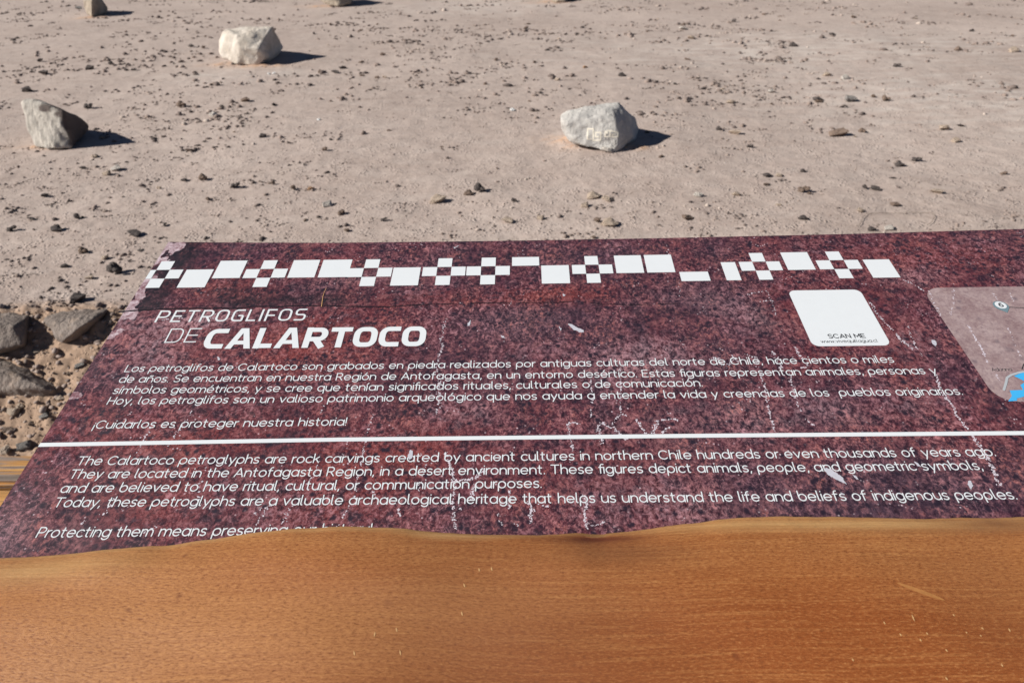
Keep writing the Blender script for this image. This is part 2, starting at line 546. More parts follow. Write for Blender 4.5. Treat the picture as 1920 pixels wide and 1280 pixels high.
def build_panel():
    NU, NV = 560, 200
    verts, faces = [], []
    us = np.concatenate([np.linspace(PU0, PU0 + .09, 90)[:-1], np.linspace(PU0 + .09, PU1, NU - 89)])
    for j in range(NV):
        for u in us:
            w = j / (NV - 1)
            verts.append((u, VBOT + (vtop(u) - VBOT) * w, 0))
    for j in range(NV - 1):
        for i in range(NU - 1):
            a = j * NU + i
            faces.append((a, a + 1, a + NU + 1, a + NU))
    base = len(verts)
    # rim and underside (4 mm sheet)
    loop = [i for i in range(NU)] + [j * NU + NU - 1 for j in range(1, NV)] + [(NV - 1) * NU + i for i in range(NU - 2, -1, -1)] + [j * NU for j in range(NV - 2, 0, -1)]
    for i in loop:
        verts.append((verts[i][0], verts[i][1], -0.004))
    L = len(loop)
    for k in range(L):
        faces.append((loop[k], base + k, base + (k + 1) % L, loop[(k + 1) % L]))
    faces.append(tuple(base + k for k in range(L - 1, -1, -1)))
    me = mesh_from(verts, faces, 'panel')
    A = np.array(verts)
    U, V = A[:, 0], A[:, 1]
    nz = np.array([fbm(u * 9, v * 9, 4, 4) for u, v in zip(U, V)])
    nf = np.array([fbm(u * 38, v * 38, 14, 3) for u, v in zip(U, V)])
    pale = np.zeros(len(A)); dark = pale.copy(); red = pale.copy(); pur = pale.copy()
    for q in [(265, 650, .055, .05, .5, .95), (330, 600, .10, .018, .1, .7), (420, 600, .06, .02, 0, .4), (865, 775, .05, .02, 0, .4), (1235, 675, .10, .035, .1, .6), (1400, 590, .10, .03, -.5, .38),
              (1010, 690, .06, .04, 0, .25), (1560, 760, .12, .03, .1, .42), (1170, 930, .07, .02, 0, .45), (1720, 520, .04, .02, 0, .6), (1700, 640, .05, .03, 0, .2), (700, 520, .1, .02, .2, .25),
              (500, 950, .05, .03, 0, .35), (1230, 960, .07, .02, 0, .4), (1330, 800, .1, .03, 0, .4), (780, 540, .03, .02, 0, .3), (60, 990, .05, .03, 0, .3), (1000, 620, .05, .03, 0, .25), (230, 880, .04, .02, 0, .3)]:
        pale += blob(U, V, q[0], q[1], q[2], q[3], q[4]) * q[5] * (0.75 + 1.1 * nz)
    for q in [(380, 630, .16, .06, .75), (290, 540, .14, .03, .8), (640, 640, .10, .06, .8), (400, 860, .25, .09, .6), (760, 850, .14, .05, .75), (900, 560, .14, .02, .7), (1060, 550, .08, .016, .7),
              (1680, 480, .2, .06, .6), (1500, 590, .05, .08, .4), (1640, 640, .09, .09, .6), (1180, 860, .12, .05, .4), (1500, 830, .08, .03, .35), (560, 500, .15, .02, .5), (200, 830, .12, .05, .5), (1830, 820, .1, .05, .35), (560, 960, .2, .04, .5), (1200, 950, .1, .03, .5)]:
        red += blob(U, V, *q[:4]) * q[4] * (0.9 + 0.8 * nz)
    for q in [(860, 650, .08, .08, .6), (970, 590, .08, .03, .9), (1100, 630, .05, .05, .7), (1320, 560, .09, .05, .7), (1700, 900, .25, .06, .8), (1400, 940, .12, .05, .7), (850, 930, .05, .08, .6),
              (1560, 690, .15, .03, .5), (1300, 850, .1, .05, .5), (250, 720, .08, .04, .6), (80, 960, .1, .06, .7), (1100, 480, .3, .03, .6), (1800, 450, .2, .03, .4), (1850, 930, .12, .06, .8)]:
        pur += blob(U, V, *q[:4]) * q[4] * (0.9 + 0.8 * nz)
    # dark zone above the printed crack, darkest along the torn left margin
    vc = np.interp(U, [pan(220, 584)[0], pan(420, 577)[0], pan(600, 572)[0]], [pan(220, 584)[1], pan(420, 577)[1], pan(600, 572)[1]])
    above = np.clip((V - vc) / 0.004, 0, 1)
    fade = np.exp(-np.clip(V - vc, 0, 1) / 0.02)
    inL = np.clip(1 - (U - PU0) / 0.8, 0, 1)
    edge_n = 0.019 + 0.016 * nz + 0.006 * nf
    dl = U - PU0
    dark += above * (np.exp(-((dl - 0.030) / 0.022) ** 2) * 1.3 + 0.55 * fade * inL * (0.7 + nz * 1.5))
    for q in [(560, 562, .06, .012, .8), (460, 568, .03, .010, .8), (330, 475, .05, .02, .55), (1350, 690, .05, .03, .3), (480, 550, .1, .02, .35)]:
        dark += blob(U, V, *q[:4]) * q[4] * (0.9 + nz)
    torn = np.clip(.5 + (edge_n - dl) / 0.02, 0, 1) * np.clip((V - pan(185, 660)[1]) / 0.02, 0, 1) * np.clip(0.9 + 2.2 * nf, 0.15, 1)
    torn = np.maximum(torn, blob(U, V, 138, 742, .012, .008) * 1.0)
    cr = pan(310, 460)
    torn = np.maximum(torn, np.clip(1.4 - np.hypot((U - cr[0]) / .022, (V - cr[1]) / .035), 0, 1) * np.clip(.8 + nf, 0, 1))
    grid_attr(me, pale=pale, dark=dark, red=red, purple=pur, torn=torn)
    me.materials.append(M_PRINT)
    me.materials.append(M_SHEETEDGE)
    nt = (NU - 1) * (NV - 1)
    mi = [0] * nt + [1] * (len(faces) - nt)
    me.polygons.foreach_set('material_index', mi)
    return on_panel(link('panel', me, None, sign))


panel = build_panel()


def bevel_box(name, x0, x1, y0, y1, z0, z1, mat, parent, bev=0.004):
    bm = bmesh.new()
    bmesh.ops.create_cube(bm, size=1)
    for v in bm.verts:
        v.co = Vector(((x0 + x1) / 2 + v.co.x * (x1 - x0), (y0 + y1) / 2 + v.co.y * (y1 - y0), (z0 + z1) / 2 + v.co.z * (z1 - z0)))
    bmesh.ops.bevel(bm, geom=bm.edges[:], offset=bev, segments=2, affect='EDGES')
    me = bpy.data.meshes.new(name)
    bm.to_mesh(me); bm.free()
    return link(name, me, mat, parent)


on_panel(bevel_box('backing_board', PU0 + 0.012, PU1 - 0.01, VBOT + 0.01, vtop(0) - 0.02, -0.024, -0.0045, M_BOARD, sign))
for lu in (-0.22, 1.30):
    for lv in (0.10, -0.30):
        p = PO + PU * lu + PV * lv - PN * 0.026
        w = 0.05
        lg = bevel_box('leg', p[0] - w - SX, p[0] + w - SX, p[1] - w - SY, p[1] + w - SY, -0.03, p[2] - LOW - 0.010, M_POST, sign)
    # apron between the two legs of a pair

# --------------------------- strokes, ribbons, letters
HSTEP = 9e-6


class Ribbons:
    def __init__(s, h0=0.00030):
        s.v, s.f, s.k, s.h0 = [], [], 0, h0

    def z(s):
        s.k += 1
        return s.h0 + (s.k % 9) * HSTEP

    def stroke(s, pts, w, cap='round', w_end=None):
        P = [np.array(p, float) for p in pts]
        closed = len(P) > 3 and np.linalg.norm(P[0] - P[-1]) < 1e-9
        if closed: P = P[:-1]
        n = len(P)
        if n < 2: return
        z = s.z()
        h = w / 2
        b = len(s.v)
        for i in range(n):
            if closed:
                d0, d1 = P[i] - P[i - 1], P[(i + 1) % n] - P[i]
            else:
                d0 = P[i] - P[i - 1] if i else P[1] - P[0]
                d1 = P[i + 1] - P[i] if i < n - 1 else P[-1] - P[-2]
            d0 = d0 / (np.linalg.norm(d0) + 1e-12); d1 = d1 / (np.linalg.norm(d1) + 1e-12)
            t = d0 + d1
            t = t / (np.linalg.norm(t) + 1e-12)
            nn = np.array([-t[1], t[0]])
            m = 1 / max(0.6, abs(t @ d0))
            hh = h if w_end is None else h + (w_end / 2 - h) * i / (n - 1)
            for sg in (1, -1):
                q = P[i] + nn * hh * m * sg
                s.v.append((q[0], q[1], z))
        for i in range(n if closed else n - 1):
            j = (i + 1) % n
            s.f.append((b + 2 * i, b + 2 * i + 1, b + 2 * j + 1, b + 2 * j))
        if not closed and cap == 'round':
            for end, (i, d) in enumerate(((0, P[0] - P[1]), (n - 1, P[-1] - P[-2]))):
                d = d / (np.linalg.norm(d) + 1e-12)
                a0 = math.atan2(d[1], d[0])
                ids = []
                for q in range(1, 5):
                    a = a0 - math.pi / 2 + math.pi * q / 5
                    s.v.append((P[i][0] + h * math.cos(a), P[i][1] + h * math.sin(a), z))
                    ids.append(len(s.v) - 1)
                L, Rr = b + 2 * i, b + 2 * i + 1
                if end == 0:
                    s.f.append(tuple([L] + ids + [Rr]))
                else:
                    s.f.append(tuple([Rr] + ids + [L]))

    def poly(s, pts):
        z = s.z()
        b = len(s.v)
        for p in pts: s.v.append((p[0], p[1], z))
        s.f.append(tuple(range(b, len(s.v))))

    def obj(s, name, mat, parent):
        # make every face look up
        f2 = []
        for f in s.f:
            a = 0.0
            for i in range(len(f)):
                p, q = s.v[f[i]], s.v[f[(i + 1) % len(f)]]
                a += p[0] * q[1] - q[0] * p[1]
            f2.append(f if a > 0 else tuple(reversed(f)))
        return link(name, mesh_from(s.v, f2, name), mat, parent)


def arc(cx, cy, rx, ry, a0, a1, n=None):
    n = n or max(6, int(abs(a1 - a0) / 18) + 1)
    return [(cx + rx * math.cos(R(a)), cy + ry * math.sin(R(a))) for a in np.linspace(a0, a1, n)]


def seg(*p): return [tuple(q) for q in p]


def ring(cx=.52, cy=.5, r=.5): return arc(cx, cy, r, r, 0, 360, 25)[:-1] + [(cx + r, cy)]


G = {}           # glyph -> (width, strokes)  x-height 1


def g(ch, w, *st): G[ch] = (w, list(st))


CAP = 1.42
g('a', 1.04, ring(), seg((1.02, 1.0), (1.02, 0)))
g('b', 1.04, ring(), seg((.02, 1.5), (.02, .5)))
g('c', .88, arc(.52, .5, .5, .5, 48, 312))
g('d', 1.04, ring(), seg((1.02, 1.5), (1.02, 0)))
g('e', 1.04, seg((.03, .5), (1.01, .5)), arc(.52, .5, .5, .5, 0, 318))
g('f', .62, [(.22, 0), (.22, 1.1)] + arc(.52, 1.14, .30, .34, 170, 80, 7), seg((0, .97), (.58, .97)))
g('g', 1.04, ring(), [(1.02, 1.0), (1.02, 0.0)] + arc(.56, -.02, .46, .40, -8, -150, 9))
g('h', .92, seg((.02, 1.5), (.02, 0)), [(.90, 0)] + arc(.46, .56, .44, .42, 0, 178, 10))
g('i', .06, seg((.03, .98), (.03, 0)), seg((.03, 1.37), (.03, 1.40)))
g('j', .3, [(.26, .98), (.26, -.1)] + arc(.02, -.12, .24, .26, -5, -90, 5), seg((.26, 1.37), (.26, 1.40)))
g('k', .82, seg((.02, 1.5), (.02, 0)), seg((.74, .98), (.04, .42)), seg((.32, .62), (.78, 0)))
g('l', .26, [(.03, 1.5), (.03, .24)] + arc(.25, .22, .22, .22, 180, 262, 6))
g('m', 1.56, seg((.02, .98), (.02, 0)), [(.78, 0)] + arc(.40, .58, .38, .40, 0, 178, 9), [(1.54, 0)] + arc(1.16, .58, .38, .40, 0, 178, 9))
g('n', .92, seg((.02, .98), (.02, 0)), [(.90, 0)] + arc(.46, .56, .44, .42, 0, 178, 10))
g('o', 1.04, ring())
g('p', 1.04, ring(), seg((.02, .5), (.02, -.46)))
g('q', 1.04, ring(), seg((1.02, 1.0), (1.02, -.46)))
g('r', .44, seg((.02, .98), (.02, 0)), arc(.46, .52, .44, .46, 172, 88, 7))
g('s', .76, arc(.40, .74, .34, .25, 35, 270, 11), arc(.36, .25, .36, .25, 90, -148, 11))
g('t', .62, [(.22, 1.34), (.22, .26)] + arc(.46, .25, .24, .25, 180, 275, 6), seg((0, .97), (.54, .97)))
g('u', .92, [(.02, .98)] + arc(.46, .44, .44, .44, 180, 360, 12), seg((.90, .98), (.90, 0)))
g('v', .92, seg((.02, .98), (.46, .0)), seg((.90, .98), (.46, .0)))
g('w', 1.4, seg((.02, .98), (.36, 0)), seg((.36, 0), (.70, .9)), seg((.70, .9), (1.04, 0)), seg((1.04, 0), (1.38, .98)))
g('x', .84, seg((.02, .98), (.80, 0)), seg((.80, .98), (.02, 0)))
g('y', .92, seg((.02, .98), (.46, .02)), seg((.90, .98), (.28, -.44)))
g('z', .8, seg((.04, .96), (.74, .96)), seg((.74, .96), (.04, .02)), seg((.04, .02), (.76, .02)))
G['ﬁ'] = (.74, [[(.2, 0), (.2, 1.1)] + arc(.50, 1.14, .30, .34, 170, 60, 7), seg((0, .97), (.70, .97)), seg((.70, .97), (.70, 0))])


def acc(base, *st):
    w, s0 = G[base]
    return (w, s0 + list(st))


G['ñ'] = acc('n', [(.20, 1.28), (.34, 1.36), (.56, 1.27), (.72, 1.35)])
G['ó'] = acc('o', seg((.46, 1.22), (.66, 1.48)))
G['é'] = acc('e', seg((.46, 1.22), (.66, 1.48)))
G['í'] = (.12, [seg((.03, .98), (.03, 0)), seg((.02, 1.22), (.20, 1.48))])
g('A', 1.24, seg((.02, 0), (.62, CAP)), seg((1.22, 0), (.62, CAP)), seg((.22, .42), (1.02, .42)))
g('C', 1.30, arc(.70, .71, .68, .71, 45, 315, 18))
g('D', 1.2, seg((.04, 0), (.04, CAP)), [(.04, CAP), (.5, CAP)] + arc(.5, .71, .68, .71, 90, -90, 12) + [(.04, 0)])
g('E', .94, seg((.04, 0), (.04, CAP)), seg((.04, CAP), (.9, CAP)), seg((.04, .72), (.8, .72)), seg((.04, 0), (.9, 0)))
g('H', 1.12, seg((.04, 0), (.04, CAP)), seg((1.08, 0), (1.08, CAP)), seg((.04, .71), (1.08, .71)))
g('L', .86, seg((.04, CAP), (.04, 0)), seg((.04, 0), (.84, 0)))
g('M', 1.4, seg((.04, 0), (.04, CAP)), seg((.04, CAP), (.7, .35)), seg((.7, .35), (1.36, CAP)), seg((1.36, CAP), (1.36, 0)))
g('N', 1.16, seg((.04, 0), (.04, CAP)), seg((.04, CAP), (1.12, 0)), seg((1.12, 0), (1.12, CAP)))
g('P', 1.0, seg((.04, 0), (.04, CAP)), [(.04, CAP), (.55, CAP)] + arc(.55, 1.04, .40, .38, 90, -90, 10) + [(.04, .66)])
g('R', 1.06, seg((.04, 0), (.04, CAP)), [(.04, CAP), (.55, CAP)] + arc(.55, 1.04, .40, .38, 90, -90, 10) + [(.04, .66)], seg((.5, .66), (1.0, 0)))
g('S', 1.02, arc(.52, 1.06, .46, .36, 35, 270, 12), arc(.48, .35, .48, .35, 90, -148, 12))
g('T', 1.18, seg((.02, CAP), (1.16, CAP)), seg((.59, CAP), (.59, 0)))
g('6', .9, arc(.46, .45, .43, .45, 0, 360, 20)[:-1] + [(.89, .45)], [(.05, .55)] + arc(.6, .6, .55, .82, 175, 70, 9))
g('.', .06, seg((.03, .0), (.03, .04)))
g(',', .14, seg((.10, .06), (.02, -.24)))
g('!', .06, seg((.03, CAP), (.03, .42)), seg((.03, .0), (.03, .04)))
g('¡', .06, seg((.03, -.42), (.03, .60)), seg((.03, .95), (.03, .98)))
SPACE, GAP = .68, .265


def line_width(t):
    x = 0
    for ch in t:
        x += SPACE if ch == ' ' else G[ch][0] + GAP
    return x - GAP


def text_line(rib, t, p0, p1, xh, weight=0.15):
    """set one line from panel point p0 to p1 with the given x-height"""
    p0, p1 = np.array(p0), np.array(p1)
    wd = line_width(t)
    ex = (p1 - p0) / wd
    ln = np.linalg.norm(ex)
    ey = np.array([-ex[1], ex[0]]) / ln * xh
    x = 0
    for ch in t:
        if ch == ' ':
            x += SPACE; continue
        w, st = G[ch]
        for s in st:
            rib.stroke([p0 + ex * (x + q[0]) + ey * q[1] for q in s], weight * (xh + ln) / 2)
        x += w + GAP


def xheight(px, py, hpx):
    return pan(px, py - hpx)[1] - pan(px, py)[1]


rib = Ribbons()
for t, a, b in [('Los petroglifos de Calartoco son grabados en piedra realizados por antiguas culturas del norte de Chile, hace cientos o miles', (233, 697), (1677, 679.4)),
                ('de años. Se encuentran en nuestra Región de Antofagasta, en un entorno desértico. Estas ﬁguras representan animales, personas y', (222, 717), (1758, 700.5)),
                ('símbolos geométricos, y se cree que tenían signiﬁcados rituales, culturales o de comunicación.', (211, 738), (1317, 723.8)),
                ('Hoy, los petroglifos son un valioso patrimonio arqueológico que nos ayuda a entender la vida y creencias de los  pueblos originarios.', (200, 758), (1805, 739.5)),
                ('¡Cuidarlos es proteger nuestra historia!', (174, 803), (648, 797))]:
    mx, my = (a[0] + b[0]) / 2, (a[1] + b[1]) / 2
    text_line(rib, t, pan(*a), pan(*b), xheight(mx, my, 9.6 + (my - 690) * 0.012) * .90, 0.165)
rib.obj('spanish_text', M_WHITE, panel)
rib = Ribbons()
for t, a, b in [('The Calartoco petroglyphs are rock carvings created by ancient cultures in northern Chile hundreds or even thousands of years ago.', (142, 871.5), (1867, 854)),
                ('They are located in the Antofagasta Region, in a desert environment. These ﬁgures depict animals, people, and geometric symbols,', (128, 896.5), (1843, 880)),
                ('and are believed to have ritual, cultural, or communication purposes.', (112, 923), (1015, 913.5)),
                ('Today, these petroglyphs are a valuable archaeological heritage that helps us understand the life and beliefs of indigenous peoples.', (99, 950), (1907, 935)),
                ('Protecting them means preserving our history!', (67, 1007), (695, 1000))]:
    mx, my = (a[0] + b[0]) / 2, (a[1] + b[1]) / 2
    text_line(rib, t, pan(*a), pan(*b), xheight(mx, my, 12.1 + (my - 862) * 0.016) * .90, 0.165)
rib.obj('english_text', M_WHITE, panel)


# --------------------------- heading lettering (squared, techno capitals), cap height 1
def sq_arc(x0, x1, y0, y1, r, part='O'):
    """rounded-rectangle path, counter-clockwise from the right middle"""
    pts = [(x1, (y0 + y1) / 2)] + arc(x1 - r, y1 - r, r, r, 0, 90, 7) + arc(x0 + r, y1 - r, r, r, 90, 180, 7) + arc(x0 + r, y0 + r, r, r, 180, 270, 7) + arc(x1 - r, y0 + r, r, r, 270, 360, 7) + [(x1, (y0 + y1) / 2)]
    if part == 'C':
        pts = [(x1, y1)] + arc(x0 + r, y1 - r, r, r, 90, 180, 7) + arc(x0 + r, y0 + r, r, r, 180, 270, 7) + [(x1, y0)]
    return pts


def heading(rib, t, p0, p1, cap, w, asp=0.74, gap=0.18):
    h = w / 2
    T = {}
    a, b = h, 1 - h
    bb = .43 - h * .1
    T['P'] = (asp, [seg((h, 0), (h, 1)), [(h, b), (asp - h - .26, b)] + arc(asp - h - .24, (b + bb) / 2, .24, (b - bb) / 2, 90, -90, 12) + [(h, bb)]])
    T['E'] = (asp * .86, [seg((h, 0), (h, 1)), seg((h, b), (asp * .86, b)), seg((h, .5), (asp * .78, .5)), seg((h, a), (asp * .86, a))])
    T['T'] = (asp * .98, [seg((0, b), (asp * .98, b)), seg((asp * .49, b), (asp * .49, 0))])
    T['R'] = (asp, T['P'][1][:] + [seg((asp * .50, bb), (asp - h, 0))])
    T['O'] = (asp * 1.04, [sq_arc(h, asp * 1.04 - h, a, b, min(.26, asp * .5 - h))])
    T['G'] = (asp * 1.0, [sq_arc(h, asp - h * .5, a, b, .24, 'C'), seg((asp - h, a), (asp - h, .48)), seg((asp - h, .48), (asp * .52, .48))])
    T['L'] = (asp * .80, [seg((h, 1), (h, 0)), seg((h, a), (asp * .80, a))])
    T['I'] = (w, [seg((h, 0), (h, 1))])
    T['F'] = (asp * .82, [seg((h, 0), (h, 1)), seg((h, b), (asp * .82, b)), seg((h, .47), (asp * .76, .47))])
    T['S'] = (asp * .94, [[(asp * .90, b)] + arc(h + .18, b - .18, .18, .18, 90, 180, 6) + arc(h + .18, .5 + .14, .18, .14, 180, 270, 6) + [(asp * .5, .5)],
                          [(asp * .5, .5)] + arc(asp * .94 - h - .18, .5 - .14, .18, .14, 90, 0, 6) + arc(asp * .94 - h - .18, a + .18, .18, .18, 0, -90, 6) + [(.02, a)]])
    T['D'] = (asp * 1.02, [seg((h, 0), (h, 1)), [(h, b), (asp * .5, b)] + arc(asp * 1.02 - h - .3, b - .3, .3, .3, 90, 0, 7) + arc(asp * 1.02 - h - .3, a + .3, .3, .3, 0, -90, 7) + [(h, a)]])
    T['C'] = (asp * .92, [sq_arc(h, asp * .92, a, b, .27, 'C')])
    ap = asp * 1.16
    T['A'] = (ap, 'A')
    wd = sum(T[c][0] + gap for c in t) - gap
    p0, p1 = np.array(p0), np.array(p1)
    ex = (p1 - p0) / wd
    ln = np.linalg.norm(ex)
    ey = np.array([-ex[1], ex[0]]) / ln * cap

    def M(q, x): return p0 + ex * (x + q[0]) + ey * q[1]
    x = 0
    for c in t:
        wc, st = T[c]
        if st == 'A':
            fw = w * 1.18
            c0 = ap / 2
            tw = fw * 0.62
            rib.poly([M(q, x) for q in ((0, 0), (fw, 0), (c0 + 0.02, 1 - w * .75), (c0 + tw * .4, 1), (c0 - tw, 1))])
            rib.poly([M(q, x) for q in ((ap - fw, 0), (ap, 0), (c0 + tw, 1), (c0 - tw * .4, 1), (c0 - .02, 1 - w * .75))])
            rib.poly([M(q, x) for q in ((fw * .7, .20), (ap - fw * .7, .20), (ap - fw * .9, .20 + w * .75), (fw * .9, .20 + w * .75))])
        else:
            for s in st:
                rib.stroke([M(q, x) for q in s], w * (cap + ln) / 2, cap='flat')
        x += wc + gap


rib = Ribbons()
heading(rib, 'PETROGLIFOS', pan(289, 604.5), pan(570.5, 601), xheight(430, 602.5, 22), 0.125, 0.80, 0.24)
heading(rib, 'DE', pan(307.3, 643), pan(367, 641.8), xheight(336, 642, 26.5), 0.075, 0.84, 0.24)
heading(rib, 'CALARTOCO', pan(377, 654.5), pan(795, 649.5), xheight(600, 652, 38), 0.245, 1.0, 0.13)
rib.obj('title', M_WHITE, panel)

# --------------------------- white dividing line
rib = Ribbons()
ctr = [pan(*q) for q in ((60, 834.0), (640, 823.8), (1280, 817), (1930, 811.6))]
ctr[0] = (PU0, ctr[0][1])
ctr.append((PU1, ctr[-1][1]))
rib.stroke(ctr, xheight(960, 824, 7.4), cap='flat')
rib.obj('dividing_line', M_WHITE, panel)

# --------------------------- band of squares and crosses
LV = [pan(272.3, 539.9)[1], pan(673, 536.7)[1], pan(1101, 530.7)[1], pan(1637, 521)[1]]
LU = [pan(272.3, 539.9)[0], pan(673, 536.7)[0], pan(1101, 530.7)[0], pan(1637, 521)[0]]
ROW = (pan(333, 489.8)[1] - pan(272.3, 539.9)[1]) / 3


def vrow(u): return float(np.interp(u, LU, LV))


BAND = [('x', 272.3, 298.4, 539.9), ('l', 331, 383.9, 539.7), ('u', 397, 449.4, 522.2), ('x', 473, 499.7, 538.7), ('u', 537.9, 589.3, 522.2), ('u', 595.3, 651.7, 521.5), ('x', 673.3, 701, 536.7),
        ('l', 731, 784, 536.3), ('x', 815.3, 842.7, 535.3), ('x', 900, 927.7, 534.3), ('t', 960, 1011.3, 502), ('l', 1016, 1070, 532.3), ('x', 1101, 1127, 530.7), ('u', 1156.3, 1209.3, 513.5),
        ('u', 1214, 1267.6, 512), ('b', 1278, 1332.8, 527.3), ('l', 1362.9, 1391.6, 526.2), ('x', 1424, 1450.4, 525.2), ('u', 1478, 1531, 506.8), ('x', 1573.6, 1601, 522), ('l', 1637.4, 1689.8, 521)]
rib = Ribbons()
for k, x0, x1, y in BAND:
    u0, u1 = pan(x0, y)[0], pan(x1, y)[0]
    w = u1 - u0
    if k in 'lu': u1 -= .0006
    v0 = vrow((u0 + u1) / 2)

    def sq(a, b, r0, r1):
        a = max(a, PU0 + .0005)
        rib.poly([(a, v0 + ROW * r0), (b, v0 + ROW * r0), (b, v0 + ROW * r1), (a, v0 + ROW * r1)])
    if k == 'x':
        e = 0.0
        sq(u0, u1, 0, 1); sq(u0, u1, 2, 3); sq(u0 - w, u0, 1, 2); sq(u1, u1 + w, 1, 2)
    elif k == 'l': sq(u0, u1, 0, 2)
    elif k == 'u': sq(u0, u1, 1, 3)
    elif k == 't': sq(u0, u1, 2, 3)
    elif k == 'b': sq(u0, u1, 0, 1)
rib.obj('pattern_band', M_WHITE, panel)


# --------------------------- white card with SCAN ME
def rrect(u0, u1, v0, v1, r):
    return arc(u1 - r, v1 - r, r, r, 0, 90, 7) + arc(u0 + r, v1 - r, r, r, 90, 180, 7) + arc(u0 + r, v0 + r, r, r, 180, 270, 7) + arc(u1 - r, v0 + r, r, r, 270, 360, 7)


rib = Ribbons(0.00022)
cu0, cu1 = pan(1499, 594)[0], pan(1641, 594)[0]
cv1, cv0 = pan(1550, 543.8)[1], pan(1590, 648.5)[1]
rib.poly(rrect(cu0, cu1, cv0, cv1, 0.0095))
rib.obj('scan_card', M_WHITE, panel)
rib = Ribbons(0.00034)
text_line(rib, 'SCAN ME', pan(1554.5, 634), pan(1623, 633), xheight(1590, 633, 7.0) / CAP, 0.25)
text_line(rib, 'www.vivequillagua.cl', pan(1540, 642.6), pan(1646, 641.2), xheight(1590, 642, 3.6), 0.18)
rib.obj('card_text', M_INK, panel)

# --------------------------- map in the right corner
rib = Ribbons(0.00008)
mu0 = (pan(1739.4, 560)[0] + pan(1857.5, 729.7)[0]) / 2
mv1, mv0 = pan(1850, 538)[1], pan(1905, 753)[1]
rib.poly(rrect(mu0, 1.62, mv0, mv1, 0.024))
rib.obj('site_map', M_MAP, panel)
rib = Ribbons(0.0003)
rib.poly([pan(*q) for q in ((1890, 752.5), (1897, 742), (1893, 732), (1918, 731), (1913, 722), (1922, 716), (1916, 712), (1901, 705), (1912, 700), (1935, 692), (1990, 690), (2050, 720), (2060, 760), (1980, 745), (1930, 741), (1906, 747), (1907, 751))])
rib.obj('map_water', M_WATER, panel)
rib = Ribbons(0.00042)
rib.stroke([pan(*q) for q in ((1882, 731), (1886, 718), (1888, 708), (1896, 703), (1912, 698), (1940, 694), (2000, 692))], xheight(1890, 715, 3.2))
rib.obj('map_road', M_ROAD, panel)
rib = Ribbons(0.0003)
text_line(rib, 'Aduana', pan(1861, 695.5), pan(1898, 695), xheight(1880, 695, 4.3) / 1.05, 0.16)
rib.obj('map_label', M_INK, panel)
rib = Ribbons(0.0003)
rib.stroke([pan(*q) for q in ((1893, 576), (1910, 577), (1960, 578))], 0.0011)
rib.obj('map_line', M_INK, panel)
rib = Ribbons(0.0003)
rib.stroke([pan(*q) for q in ((1916, 692), (1919, 683), (1930, 675))], 0.0011)
rib.obj('map_line', M_INK, panel)
rib = Ribbons(0.00045)
pc = pan(1876.5, 573.5)
pr = 0.0098
tip = pan(1888.5, 586.5)
ta = math.atan2(tip[1] - pc[1], tip[0] - pc[0])
rib.poly([(pc[0] + pr * math.cos(a), pc[1] + pr * math.sin(a)) for a in np.linspace(ta + .75, ta + 2 * math.pi - .75, 22)] + [tip])
rib.obj('map_marker', M_PIN, panel)
rib = Ribbons(0.00058)
pc2 = pan(1876, 572.3)
rib.poly([(pc2[0] + .0073 * math.cos(a), pc2[1] + .0073 * math.sin(a)) for a in np.linspace(0, 2 * math.pi, 22)[:-1]])
rib.obj('marker_disc', M_WHITE, panel)
rib = Ribbons(0.0007)
text_line(rib, '6', (pc2[0] - .0024, pc2[1] - .0034), (pc2[0] + .0024, pc2[1] - .0034), .0050, 0.30)
rib.obj('marker_number', M_INK, panel)

# --------------------------- printed crack and chalky petroglyph lines
rib = Ribbons(0.00010)
ck = [(216, 585), (260, 581.5), (320, 578.5), (380, 578), (440, 578), (480, 574.5), (520, 575), (560, 573), (600, 573), (680, 575), (720, 575.5), (790, 571.5), (850, 569), (915, 568), (960, 567.5), (1010, 567.5), (1070, 566), (1130, 570), (1180, 572), (1230, 570.5), (1290, 568)]
cp = [np.array(pan(*q)) for q in ck]
fine = []
for i in range(len(cp) - 1):
    for k in range(8):
        q = cp[i] + (cp[i + 1] - cp[i]) * k / 8
        fine.append(q + np.array([0, 0.0012 * mnoise.noise(Vector((q[0] * 60, 1, 2)))]))
fine[0][0] = max(fine[0][0], PU0 + .001)
for i in range(0, len(fine) - 1):
    t = i / len(fine)
    if t > 0.55 and mnoise.noise(Vector((i * .21, 5, 5))) < -0.1: continue
    wd = 0.0022 * (1 - t) + 0.0009 + 0.0010 * mnoise.noise(Vector((i * .4, 0, 0)))
    rib.stroke([fine[i], fine[i + 1]], max(.0005, wd), cap='flat')
rib.obj('printed_crack', M_DARK, panel)

